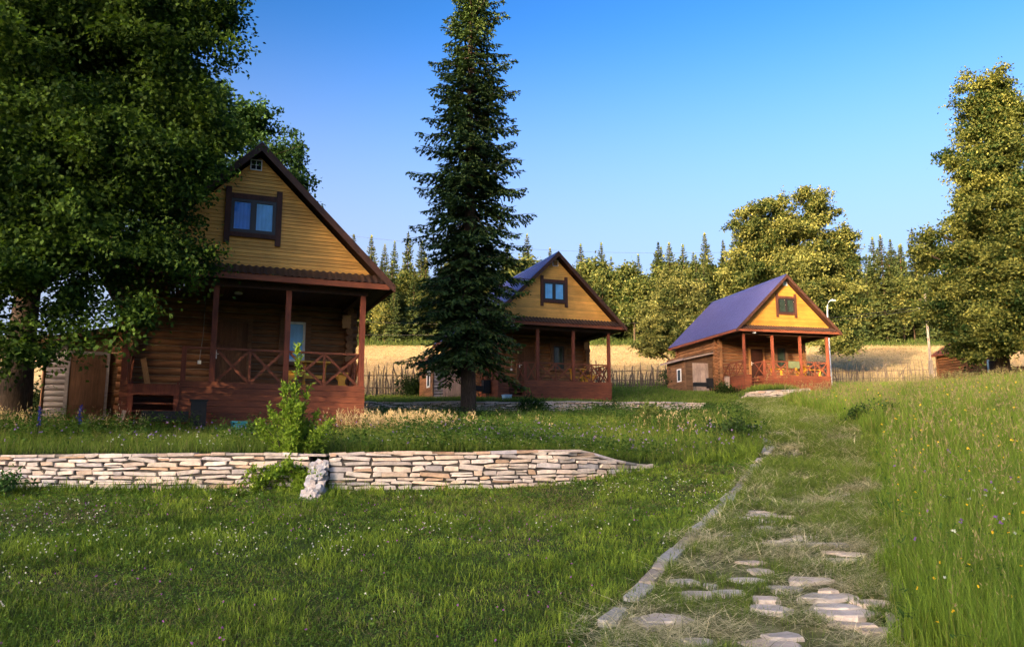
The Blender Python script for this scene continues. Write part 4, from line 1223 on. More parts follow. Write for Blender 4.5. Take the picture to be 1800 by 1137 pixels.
# --- oak-like tree behind the nearest cabin
OT = (-15.0, 37.0); zg = g1(*OT)
def ot_(x, y, z, a, b, c): return (x-OT[0], y-OT[1], z-zg, a, b, c)
lobesO = [ot_(-15.5, 37, 17.4, 3.3, 3.3, 2.4), ot_(-12.6, 36.6, 17.0, 1.7, 1.7, 1.3), ot_(-11.3, 36.5, 15.9, 1.2, 1.4, 1.0), ot_(-10.2, 36.3, 15.3, .9, 1.1, 1.0), ot_(-10.1, 36.3, 13.9, 1.0, 1.1, .8), ot_(-10.0, 36.3, 12.6, .9, 1.1, .8), ot_(-13, 37, 13.2, 2.8, 3, 3.2), ot_(-17.5, 38, 13.5, 3.6, 3.6, 4.5), ot_(-11.4, 36.6, 13.6, 1.5, 1.5, 2.0)]
broad_tree('broad_tree', 'dark green oak-like tree rising behind the nearest cabin roof', 'tree', None, (OT[0], OT[1], zg), 12.5, .40, lobesO, 2000, 46, .18, .13, .24, (.016, .045, .016), (.07, .14, .04), 31, 40, .2, .6, .3)

# --- large tree at the right edge
RT = (25.3, 41.5); zg = g1(*RT)
def rt_(x, y, z, a, b, c): return (x-RT[0], y-RT[1], z-zg, a, b, c)
lobesR = [rt_(25.5, 41, 20.8, 1.6, 1.6, 1.6), rt_(25.3, 41, 18.8, 1.9, 2.0, 2.0), rt_(27.2, 41.5, 19.6, 1.4, 1.8, 1.8), rt_(24.6, 41, 16.6, 1.7, 2.0, 1.7), rt_(26.8, 41.5, 16.0, 2.1, 2.2, 2.2), rt_(25.0, 40.8, 13.8, 2.3, 2.4, 1.8), rt_(24.6, 39.6, 7.3, 2.0, 1.6, 1.0), rt_(27.4, 40.0, 7.0, 2.2, 1.8, 1.2), rt_(25.4, 40.4, 15.0, 2.0, 1.8, 1.4), rt_(25.6, 40.4, 17.6, 1.6, 1.5, 1.3), rt_(26.6, 38.9, 9.8, 2.4, 1.8, 1.8), rt_(23.6, 39.4, 10.6, 1.8, 1.6, 1.4), rt_(23.2, 39.4, 7.9, 1.6, 1.6, 1.2), rt_(25.5, 39.0, 9.8, 2.4, 1.8, 1.6), rt_(22.7, 40.5, 11.7, 2.1, 2.1, 1.5), rt_(26.5, 41, 12, 3.0, 3, 2.6),
          rt_(23.0, 40.2, 9.6, 2.3, 2.2, 1.5), rt_(21.6, 39.8, 8.5, 1.3, 1.4, .9), rt_(26, 40, 9, 3.2, 2.8, 2.0), rt_(24.0, 39.4, 7.9, 2.2, 1.8, 1.2), rt_(22.0, 39.6, 7.0, 1.1, 1.2, .75), rt_(28.5, 41.5, 10, 3, 3, 4), rt_(26.0, 38.6, 8.0, 1.5, 1.2, 1.2), rt_(22.9, 39.5, 6.4, .9, 1, .6), rt_(27, 40, 7.4, 2, 1.8, 1.2)]
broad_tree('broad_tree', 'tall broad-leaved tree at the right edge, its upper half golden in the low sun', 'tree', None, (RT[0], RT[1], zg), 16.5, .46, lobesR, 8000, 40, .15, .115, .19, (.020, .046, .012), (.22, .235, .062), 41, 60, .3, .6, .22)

# --- round tree behind the farthest cabin
CT = (25.0, 71.0); zg = g1(*CT)
lobesC = [(0, 0, 10.5, 4.6, 4.4, 4.0), (-2.7, -1, 13.0, 2.8, 2.8, 2.6), (1.6, -.5, 14.0, 3.0, 3, 2.6), (-4.2, 0, 9.0, 2.6, 2.6, 2.6), (4.6, 0, 10.5, 2.2, 2.6, 3.0), (4.4, -1, 6.5, 2.4, 2.6, 3.0), (0, -2, 6.5, 4.4, 3.2, 3.4), (3.6, -1.5, 3.2, 2.5, 2.5, 2.2), (5.2, 0, 12.2, 1.4, 1.6, 1.5), (-1, -1, 15.6, 1.2, 1.2, .9), (2.3, -1, 16.2, 1.4, 1.4, .8), (-3, -1, 4.6, 2.6, 2.2, 2.6)]
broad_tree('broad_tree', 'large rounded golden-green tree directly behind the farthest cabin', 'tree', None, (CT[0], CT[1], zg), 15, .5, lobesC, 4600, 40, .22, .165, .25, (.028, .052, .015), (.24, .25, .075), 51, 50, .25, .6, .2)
# --- smaller conical tree left of the farthest cabin
DT = (13.6, 66.0); zg = g1(*DT)
lobesD = [(0, 0, 6.6, 2.2, 2.2, 2.2), (0, 0, 8.3, 1.2, 1.2, 1.1), (-1.4, 0, 4.6, 2.1, 2, 2.0), (1.4, 0, 4.6, 2.1, 2, 2.1), (-2.0, 0, 2.6, 1.5, 1.6, 1.3), (1.8, 0, 2.6, 1.6, 1.6, 1.2), (0, -.6, 3.6, 2.2, 2, 2)]
broad_tree('broad_tree', 'smaller cone-shaped golden tree by the fence, left of the farthest cabin', 'tree', None, (DT[0], DT[1], zg), 8.2, .24, lobesD, 2200, 36, .19, .145, .20, (.045, .065, .020), (.27, .27, .09), 61, 30, .25, .5, .15)

# --- sapling at the gap in the near wall
SP = (-3.95, 14.72); zg = g1(*SP); rng = np.random.default_rng(77)
root = empty('sapling', (SP[0], SP[1], zg)); tag(root, 'bright green willow sapling growing at the gap in the near stone wall', 'sapling')
mb = MB(); Bs = []; Ds = []
stems = []
for i in range(24):
    a = rng.random()*6.28; sp = rng.uniform(.12, .80) if i else .05; hh = rng.uniform(.9, 1.55) if i else 2.45
    if i in (1, 2, 3): hh = 1.8; sp = .22
    top = np.array([math.cos(a)*sp, math.sin(a)*sp*.8, hh*(1-.35*sp)])
    stems.append((np.array([math.cos(a)*.05, math.sin(a)*.05, 0]), top))
for i in range(20):                                                      # low shoots hanging over the wall face
    a = rng.uniform(3.3, 6.1); sp = rng.uniform(.5, .95); stems.append((np.array([0, -.1, .1]), np.array([math.cos(a)*sp*1.0, -.35-.35*rng.random(), rng.uniform(-.5, .25)])))
for b0, tp in stems:
    mid = b0*.5+tp*.5+np.array([tp[0]*-.12, tp[1]*-.12, .12]); mb.tube([tuple(b0-[0, 0, .1]), tuple(mid), tuple(tp)], [.014, .010, .004], 5)
    n = int(38*np.linalg.norm(tp-b0)+12)
    for k in range(n):
        s = rng.uniform(.12, 1.0); p = (1-s)**2*b0+2*s*(1-s)*mid+s*s*tp
        tl = rng.uniform(.06, .20)*(1.2-s*.6); dd = unit(rng.normal(0, .6, 3)+np.array([0, 0, .35])+unit(tp-b0)*.5)
        for q in range(6):
            Bs.append(p+dd*tl*q/5+rng.normal(0, .012, 3)); Ds.append(unit(dd*.6+rng.normal(0, .55, 3)+np.array([0, 0, .15])))
Bs = np.array(Bs); Ds = np.array(Ds); n = len(Bs); sd = unit(np.cross(Ds, unit(rng.normal(0, .5, (n, 3))+[0, 0, 1.])))
V, F = quads(Bs, Ds, sd, rng.uniform(.06, .105, n), rng.uniform(.026, .042, n))
t = rng.random(n)[:, None]; C = np.repeat(np.array([.09, .165, .016])*(1-t)+np.array([.28, .40, .05])*t, 4, axis=0)
np_mesh('foliage', V, F, C, [M['leaf']], root); mb.build('stems', M['bark'], root)

# --- low shrubs
def shrub(label, x, y, r, h, n, cd, cl, seed, L=.10, group='low shrubs among the grass'):
    rng = np.random.default_rng(seed); z = g1(x, y); root = empty('shrub', (x, y, z)); tag(root, label, 'shrub', group)
    lob = [(0, 0, h*.45, r, r, h*.5), (r*.5, 0, h*.35, r*.7, r*.7, h*.35), (-r*.5, .1, h*.4, r*.7, r*.7, h*.4)]
    V, F, C, cen = crown_arrays(rng, lob, n, 26, L, L*.6, r*.22, cd, cl, .1, .5); np_mesh('foliage', V, F, C, [M['leaf']], root)
    mb = MB()
    for c in cen[:10]: mb.tube([(0, 0, -.1), (c[0]*.4, c[1]*.4, c[2]*.6), tuple(c)], [.015, .01, .004], 5)
    mb.build('stems', M['bark'], root)
shrub('leafy dark shrub in front of the low wall below the middle cabin steps', .9, 35.2, .5, .95, 60, (.02, .045, .012), (.06, .11, .025), 3)
shrub('small green shrub against the low wall below the middle cabin', 4.2, 36.2, .4, .7, 40, (.03, .06, .014), (.08, .13, .03), 4)
shrub('bushy weeds beside the barbecue of the farthest cabin', 13.0, 48.3, .7, .8, 60, (.02, .045, .012), (.07, .12, .03), 5)
shrub('dark leafy shrub at the field fence left of the farthest cabin shed', 11.4, 55.2, .9, 1.9, 90, (.012, .03, .010), (.045, .09, .025), 6, .14)
shrub('dark bushes at the foot of the dense stake fence', -5.2, 44.4, 1.0, 1.5, 90, (.010, .025, .008), (.04, .075, .02), 7, .14)
shrub('dark green clump of weeds on the meadow edge by the path bend', 10.6, 23.6, .55, .75, 60, (.015, .04, .012), (.06, .11, .03), 8)
shrub('green clump of weeds on the left path edge beyond the wall', 6.1, 22.2, .5, .5, 50, (.02, .05, .014), (.07, .12, .035), 9)
shrub('leafy weed at the near wall foot by the left photo edge', -8.4, 13.6, .3, .5, 24, (.03, .07, .02), (.08, .16, .05), 10, .08)
shrub('tall pale leafy plant in the sunlit strip of grass left of the path', 4.3, 24.6, .3, .9, 24, (.08, .12, .03), (.22, .26, .08), 12, .13)
shrub('bushes behind the left cabin shed under the huge tree', -14.6, 23.2, 1.5, 1.6, 80, (.010, .022, .008), (.04, .07, .02), 13, .13)

# ------------------------------------------------------------------ forest behind the field
FOR_G = 'trees of the forest edge behind the field'
def conifer_proto(name, label, h, rmax, cd, cl, seed, dead=False):
    rng = np.random.default_rng(seed)
    def rf(t): return rmax*float(np.interp(t, [0, .12, .5, .8, 1], [.85, 1, .66, .30, .04]))
    V, F, C, limbs = spruce_arrays(rng, h, rf, h*.06, .52, 7, 8, 2, .40, cd, cl, .3, .05)
    root = empty(name, (0, 0, 0)); tag(root, label, 'conifer', FOR_G)
    np_mesh('crown', V, F, C, [M['needle']], root)
    mb = MB(); mb.tube([(0, 0, -.5), (0, 0, h*.5), (0, 0, h-.3)], [.24, .15, .02], 7)
    mb.build('trunk', M['sprucebark'], root); return root
def broad_proto(name, label, h, r, cd, cl, seed):
    rng = np.random.default_rng(seed); root = empty(name, (0, 0, 0)); tag(root, label, 'tree', FOR_G)
    lob = [(0, 0, h*.62, r*.8, r*.8, h*.30)]
    for i in range(7):
        a = rng.random()*6.28; q = rng.uniform(.35, .7)*r; lob.append((math.cos(a)*q, math.sin(a)*q, h*rng.uniform(.35, .8), r*rng.uniform(.35, .55), r*rng.uniform(.35, .55), h*rng.uniform(.13, .22)))
    V, F, C, cen = crown_arrays(rng, lob, 330, 22, .50, .40, .50, cd, cl, .15, .5); np_mesh('crown', V, F, C, [M['leaf']], root)
    mb = MB(); branchy(mb, (0, 0, -.5), (0, 0, h*.85), .20, cen[:12], rng); mb.build('trunk', M['bark'], root); return root
CD, CLt = (.022, .042, .016), (.085, .115, .036)
protos_c = [conifer_proto('spruce_tree', 'dark pointed spruce in the forest behind the field', 17, 3.1, CD, CLt, 101),
            conifer_proto('spruce_tree', 'dark pointed spruce in the forest behind the field', 15.5, 2.8, CD, CLt, 102),
            conifer_proto('spruce_tree', 'dark pointed spruce in the forest behind the field', 18.5, 3.4, (.028, .048, .016), (.105, .125, .036), 103)]
protos_b = [broad_proto('broad_tree', 'rounded leafy tree in the forest edge behind the field', 12.5, 3.6, (.028, .052, .015), (.17, .18, .055), 111),
            broad_proto('broad_tree', 'rounded leafy tree in the forest edge behind the field', 11, 3.2, (.038, .06, .018), (.20, .205, .065), 112),
            broad_proto('broad_tree', 'rounded leafy tree in the forest edge behind the field', 14, 3.4, (.025, .05, .014), (.14, .16, .05), 113)]
used = set()
def plant(proto, x, y, s, rz, label=None):
    o = proto if proto not in used else copy_tree(proto)
    used.add(proto); o.location = (x, y, float(g_exact(np.array([x]), np.array([y]))[0])-.2)
    o.scale = (s*random.uniform(.75, 1.25), s*random.uniform(.75, 1.25), s); o.rotation_euler.z = rz
    if label: o['label'] = label; del o['group']
    return o
random.seed(99)
rows = [(129, 4.6, .30, .78), (134, 3.9, .42, .92), (140, 3.9, .55, 1.0), (147, 4.0, .6, 1.04), (154, 3.6, .7, 1.1), (162, 3.2, .85, 1.08), (169, 3.2, .9, 1.02)]
for k, (y, dx, pc, sc) in enumerate(rows):
    x = -.30*y-4+random.uniform(0, 3)
    while x < .56*y:
        xx = x+random.uniform(-1.4, 1.4); yy = y+random.uniform(-2, 2)
        px = 900+1412*xx/y
        if px > 1640 and k > 2: break
        if k > 3 and 1290 < px < 1460: x += dx; continue
        if random.random() < pc: plant(random.choice(protos_c), xx, yy, sc*random.uniform(.66, 1.12), random.random()*6.28)
        else: plant(random.choice(protos_b), xx, yy, sc*random.uniform(.85, 1.2), random.random()*6.28)
        x += dx*random.uniform(.75, 1.25)
plant(protos_c[2], 60.2, 127.5, .98, 1.0, 'tallest golden spruce at the forest edge right of the street lamp')
plant(protos_c[0], 55.8, 127.0, .72, 2.0, 'slim shorter spruce beside the tallest golden spruce at the right')
plant(protos_c[1], -19.0, 127.0, .62, 3.0, 'low dark spruce at the forest foot right of the nearest cabin')
plant(protos_c[1], -21.4, 128.0, .55, 4.2, 'lowest dark spruce at the forest foot beside the nearest cabin post')
dead = conifer_proto('dead_spruce', 'reddish dead spruce tip above the forest right of the round tree', 18, 2.0, (.06, .03, .022), (.16, .075, .055), 140)
del dead['group']; used.add(dead); dead.location = (70, 166, 24.0+1.2)
for pr_ in protos_c+protos_b:
    if pr_ not in used:
        for ch in list(pr_.children): bpy.data.objects.remove(ch)
        bpy.data.objects.remove(pr_)
random.seed(5)

# ------------------------------------------------------------------ unseen leaf masses added behind and left of the viewer, shaped to shade the scene
def shade_woodland():
    rng = np.random.default_rng(200); Vs = []; Fs = []; Cs = []; off = 0
    lob = []
    def col_(u, t, r, z0, z1):
        p = S2*t+NU*u; lob.append((p[0], p[1], (z0+z1)/2, r, r, (z1-z0)/2))
    boxes = []; T0 = -150; RISE = math.tan(SUN_EL)
    def lift(z, t): return z+RISE*(-31-t)
    for row in range(2):
        t = T0-row*6
        for u in np.arange(-62, -18.6, 3.4): col_(u+rng.normal()*.4, t, 3.4, 4, lift(28+rng.normal()*.9, t))
        for u in np.arange(-17.4, -7.4, 1.3):
            if row: continue
            p = S2*t+NU*u; boxes.append((*p, lift(11.05, t)+rng.normal()*.12, lift(26 if u < -15.6 else 18.8, t), .95)); boxes.append((*p, 4, lift(9.85, t)+rng.normal()*.12, .95))
        for u in np.arange(-5.2, 60, 3.4): col_(u+rng.normal()*.4, t, 3.4, 4, lift(26.5+rng.normal()*1.2, t))
    for l in lob:
        area = l[3]*l[5]; n = int(area*15)
        u = randdir(rng, n)*rng.random((n, 1))**(1/3); p = np.array(l[:3])+u*np.array(l[3:])
        d = randdir(rng, n); s = unit(np.cross(d, randdir(rng, n)))
        V, F = quads(p, d, s, rng.uniform(.8, 1.3, n), rng.uniform(.7, 1.0, n)); Vs.append(V); Fs.append(F+off); off += len(V)
    for (bx, by, z0, z1, r) in boxes:
        n = int((z1-z0)*75); p = np.stack([rng.normal(bx, r, n), rng.normal(by, r, n), rng.uniform(z0, z1, n)], 1)
        d = randdir(rng, n); s = unit(np.cross(d, randdir(rng, n))); V, F = quads(p, d, s, rng.uniform(.4, .7, n), rng.uniform(.35, .6, n)); Vs.append(V); Fs.append(F+off); off += len(V)
    V = np.concatenate(Vs); F = np.concatenate(Fs)
    C = np.tile(np.array([.035, .06, .018]), (len(V), 1))
    tag(np_mesh('shade_woodland', V, F, C, [M['leaf']]), 'unseen leaf masses added behind the viewer to shade the foreground', 'shade_woodland', kind='stuff')
shade_woodland()

# ------------------------------------------------------------------ pole, lamp, wires, hut
p = ray_ground(1641, 664); PX, PY = 24.6, 47.0
zg = g1(PX, PY); root = empty('utility_pole', (PX, PY, zg)); tag(root, 'pale slim utility pole in front of the right tree', 'utility pole')
mb = MB(); mb.box(-.09, .09, -.09, .09, -.3, 1.6, .6); mb.tube([(0, 0, 1.2), (0, 0, 5.6)], [.08, .06], 10, .75); mb.build('shaft', M['concrete'], root)
mb = MB(); mb.box(-.45, .45, -.04, .04, 4.6, 4.68); mb.box(-.35, .35, -.04, .04, 5.2, 5.27); mb.build('crossarm', M['picket'], root)
for x in (-.4, .4):
    mb = MB(); mb.tube([(x, 0, 4.68), (x, 0, 4.76), (x, 0, 4.80)], [.03, .04, .02], 8); mb.build('insulator', M['white'], root)
ztop = zg+4.8
LX, LY = 22.9, 57.5; zg = g1(LX, LY); root = empty('street_lamp', (LX, LY, zg)); tag(root, 'white street lamp with curved neck behind the farthest cabin roof', 'street lamp')
zt = 1.6+57.5*math.tan(R(9-(555-568.5)/1411.77*57.3+0))-zg+1.2
hL = 12.4-zg
mb = MB(); mb.tube([(0, 0, -.3), (0, 0, hL-1.0), (.04, 0, hL-.4), (.16, 0, hL-.08), (.34, 0, hL)], [.06, .05, .045, .04, .035], 8); mb.build('pole', M['steel'], root)
mb = MB(); mb.tube([(.30, 0, hL+.0), (.42, 0, hL+.02), (.66, 0, hL-.02)], [.05, .09, .05], 8); mb.build('lamp_head', M['steel'], root)
def wire(label, pts, sag, r):
    mb = MB(); P_ = []
    for i in range(len(pts)-1):
        a, b = Vector(pts[i]), Vector(pts[i+1])
        for k in range(12):
            t = k/12; q = a.lerp(b, t); q.z -= sag*4*t*(1-t); P_.append(q)
    P_.append(Vector(pts[-1])); mb.tube(P_, r, 4)
    tag(mb.build('overhead_wire', M['wire'], None), label, 'wire', 'overhead wires across the field')
def wp(px, py, Y):
    dx = (px-900)/1411.77; dv = (568.5-py)/1411.77; q = R(8.998); t = Y/(math.cos(q)-dv*math.sin(q)); return (dx*t, Y, 1.6+t*(math.sin(q)+dv*math.cos(q)))
far_l = wp(560, 575, 105); 
wire('upper of the dark wires running left from the utility pole past the field', [(PX-.4, PY, ztop), wp(1150, 556, 84), wp(560, 560, 108)], .8, .016)
wire('lower of the dark wires running left from the utility pole past the field', [(PX+.4, PY, ztop-.05), wp(1150, 564, 85), wp(560, 585, 104)], .8, .016)
wire('thin wire crossing the sky just above the forest tops', [wp(540, 404, 118), wp(900, 436, 120), wp(1330, 442, 122)], .5, .014)

HX, HY = 29.3, 49.0; zg = g1(HX, HY)
root = empty('log_hut', (HX, HY, zg), .25); tag(root, 'small red-brown log hut tucked under the right edge tree', 'hut')
mb = MB(); z = -.3
while z < 1.75:
    for (x0, y0, x1, y1) in ((-1.6, 0, 1.3, 0), (-1.6, 0, -1.6, 2.4), (1.3, 0, 1.3, 2.4), (-1.6, 2.4, 1.3, 2.4)):
        e = .12; d = Vector((x1-x0, y1-y0, 0)).normalized(); zz = z+(.08 if x0 == x1 else 0)
        mb.tube([(x0-d.x*e, y0-d.y*e, zz), (x1+d.x*e, y1+d.y*e, zz)], .088, 8, tint(.75, 1.2))
    z += .165
mb.build('log_wall', M['red2'] if 'red2' in M else M['log'], root)
mb = MB(); mb.prism([(-2.0, 1.75), (-.15, 2.75), (1.7, 1.75), (1.7, 1.83), (-.15, 2.85), (-2.0, 1.83)], 'y', -.35, 2.7); mb.build('roof', M['red'], root)
mb = MB(); mb.prism([(-1.6, 1.72), (1.3, 1.72), (-.15, 2.62)], 'y', -.02, .04); mb.build('gable', M['red'], root)
w_ = MB(); 
for q in ((-.35, -.27, .55, 1.35), (.12, .20, .55, 1.35)): w_.box(q[0], q[1], -.16, -.10, q[2], q[3])
w_.box(-.27, .12, -.16, -.10, 1.27, 1.35); w_.box(-.27, .12, -.16, -.10, .55, .63); wo = w_.build('window', M['bluep2'], root)
w_ = MB(); w_.box(-.27, .12, -.12, -.11, .63, 1.27); w_.build('pane', M['paneblue'], wo)
w_ = MB()
for i in range(5): w_.box(.62+i*.13, .62+i*.13+.126, -.15, -.10, -.2, 1.5, tint(.85, 1.1))
w_.build('door', M['plank'], root)
p = (32.0, 49.5); zg = g1(*p)
mb = MB()
for i in range(7): mb.box(-1.4, 1.4, -.02, .02+.0, -.2+i*.15, -.2+i*.15+.143, tint(.8, 1.2))
for x in (-1.35, 0, 1.35): mb.box(x-.05, x+.05, .021, .12, -.3, .95)
o = mb.build('plank_barrier', M['red'], None); o.location = (p[0], p[1], zg); o.rotation_euler.z = -.1
tag(o, 'low red plank barrier at the far right edge behind the tree trunk', 'barrier')
# ------------------------------------------------------------------ grass and meadow plants
def wedge(rng, n, y0, y1, x0f, x1f, pw=1.0):
    """random ground points between depth y0..y1 inside the view wedge; density falls with depth"""
    u = rng.random(n); y = (y0**(2-pw)+u*(y1**(2-pw)-y0**(2-pw)))**(1/(2-pw))
    a = x0f*y-2.0; b = x1f*y+3.2
    return a+(b-a)*rng.random(n), y
def blade_mesh(name, mats, x, y, H, W, lean, bend, az, cb, ct, rng, dz=0.0, zadd=None):
    n = len(x); z = G(x, y)+dz
    if zadd is not None: z = z+zadd
    P0 = np.stack([x, y, z], 1)
    o = np.stack([np.cos(az), np.sin(az), np.zeros(n)], 1); fa = az+np.pi/2+rng.normal(0, .6, n)
    sd = np.stack([np.cos(fa), np.sin(fa), np.zeros(n)], 1)*(W*.5)[:, None]
    up = np.array([0, 0, 1.])
    P1 = P0+(o*(np.sin(lean)*H*.5)[:, None]+up*(np.cos(lean)*H*.5)[:, None])
    l2 = lean+bend
    P2 = P1+(o*(np.sin(l2)*H*.5)[:, None]+up*(np.cos(l2)*H*.5)[:, None])
    V = np.stack([P0-sd, P0+sd, P1+sd*.75, P1-sd*.75, P2+sd*.12, P2-sd*.12], 1).reshape(-1, 3)
    i = np.arange(n)*6
    F = np.concatenate([np.stack([i, i+1, i+2, i+3], 1), np.stack([i+3, i+2, i+4, i+5], 1)])
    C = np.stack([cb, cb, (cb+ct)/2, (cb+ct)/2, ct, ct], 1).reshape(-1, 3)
    return np_mesh(name, V, F, C, mats)
def mixc(a, b, t): return np.array(a)*(1-t)[:, None]+np.array(b)*t[:, None]
def zones(x, y):
    pd = path_d(x, y); onpath = pd < -.02
    da = y-wy(WALL_A, x); db = y-wy(WALL_B, x)
    kerbx = np.abs(path_c(y)-path_w(y)-.05-x) < .105
    inwallA = (da > -.06) & (da < .34) & (x < 3.0) & ~((x > -3.62) & (x < -3.25)); inwallB = (db > -.06) & (db < .36) & (x < 9.4)
    dc = y-wy(WALL_C, x); inwallC = (dc > -1.1) & (dc < .34) & (x > 12.9) & (x < 16.0)
    bad = cabin_mask(x, y) | inwallA | inwallB | inwallC | (kerbx & (y < 21) & (rng.random(np.shape(x)) < .78))
    right = x > path_c(y)
    return onpath, right, da, db, bad
rng = np.random.default_rng(300)

def lawn():
    # mown lawn in front of the near wall and along the path
    x, y = wedge(rng, 480000, 6.2, 21, -.70, .38, .75)
    onp, right, da, db, bad = zones(x, y); k = ~onp & ~right & (da < .02) & ~bad & (y < 24) & ~((np.abs(path_c(y)-path_w(y)-.05-x) < .10) & (y < 20))
    x, y = x[k], y[k]; n = len(x)
    f = fbm(x, y, 1.1); f2 = fbm(x+31, y+17, .45); edge = np.exp(-np.clip(-path_d(x, y)*-1, 0, 9)/.35)
    sc = np.clip(y/9, .8, 2.0)
    patch = np.clip((f-.36)*3, 0, 1)
    f3 = fbm(x+71, y+5, .22)
    H = (.025+.085*patch*rng.random(n)+.09*np.clip(f3-.3, 0, 1))*rng.uniform(.6, 1.6, n)*(1+.5*edge)
    wall = np.clip(1-(-(y-wy(WALL_A, x)))/.5, 0, 1); H *= 1+1.6*wall
    W = .0088*sc*rng.uniform(.5, 1.5, n)
    dry = (rng.random(n) < .10+.30*np.clip(.47-f, 0, .2)/.2)
    t = np.clip(rng.normal(.45, .30, n)+(f2-.5)*1.2+(f3-.5)*1.3, 0, 1.15)
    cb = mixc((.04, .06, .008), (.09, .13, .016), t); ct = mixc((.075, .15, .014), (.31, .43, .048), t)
    st = mixc((.16, .12, .06), (.30, .23, .12), rng.random(n)); cb[dry] = st[dry]*.8; ct[dry] = st[dry]
    lean = np.abs(rng.normal(.35, .35, n)); lean[dry] = rng.uniform(.9, 1.5, dry.sum())
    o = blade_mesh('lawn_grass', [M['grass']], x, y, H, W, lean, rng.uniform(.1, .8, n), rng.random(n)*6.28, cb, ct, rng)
    tag(o, 'short mown green lawn below the near stone wall', 'grass', kind='stuff')
    # broad clover and dandelion leaves
    x, y = wedge(rng, 150000, 6.2, 19, -.70, .38, .75); onp, right, da, db, bad = zones(x, y)
    f = fbm(x+5, y+9, .9); k = ~onp & ~right & (da < .02) & ~bad & (rng.random(len(x)) < np.clip((f-.38)*4, .08, 1))
    x, y = x[k], y[k]; n = len(x); z = G(x, y)+rng.uniform(.02, .075, n)
    d = unit(np.stack([rng.normal(size=n), rng.normal(size=n), rng.normal(.15, .25, n)], 1)); s = unit(np.cross(d, unit(rng.normal(0, .3, (n, 3))+[0, 0, 1.])))
    sc = np.clip(y/9, .9, 1.8); V, F = quads(np.stack([x, y, z], 1), d, s, rng.uniform(.018, .045, n)*sc, rng.uniform(.016, .028, n)*sc)
    t = np.clip(rng.normal(.5, .3, n)+(f[k]-.5), 0, 1); C = np.repeat(mixc((.04, .09, .015), (.13, .23, .04), t), 4, axis=0)
    tag(np_mesh('clover_leaves', V, F, C, [M['leaf']]), 'low clover and broad weed leaves in the lawn', 'clover', kind='stuff')
    # clover heads
    def heads(name, label, n0, col, thr, seed, size, hz, pw=.75, cond=None, nz=2.0):
        r2 = np.random.default_rng(seed); x, y = wedge(r2, n0, 6.4, 19, -.70, .38, pw); onp, right, da, db, bad = zones(x, y)
        f = fbm(x+seed, y+seed*.7, nz); k = ~onp & ~right & (da < 0) & ~bad & (r2.random(n0) < np.clip((f-thr)*7, .012, 1))
        x, y = x[k], y[k]; n = len(x)
        z = G(x, y)+r2.uniform(*hz, n); Vs = []; q = 7
        B = np.repeat(np.stack([x, y, z], 1), q, axis=0); m = n*q
        d = unit(randdir(r2, m)+[0, 0, .5]); s = unit(np.cross(d, randdir(r2, m))); sz = np.repeat(r2.uniform(*size, n), q)
        V, F = quads(B-d*sz[:, None]*.15, d, s, sz*.62, sz*.42); C = np.repeat(np.repeat(np.array(col)[None]*r2.uniform(.7, 1.05, (n, 1)), q, axis=0), 4, axis=0)
        tag(np_mesh(name, V, F, C, [M['petal']]), label, 'flowers', kind='stuff')
    heads('white_clover', 'white clover heads scattered over the lawn', 5200, (.72, .70, .64), .53, 3, (.022, .038), (.06, .12))
    heads('purple_clover', 'purple clover heads scattered over the lawn', 1500, (.38, .13, .42), .50, 8, (.024, .04), (.07, .14))
lawn()

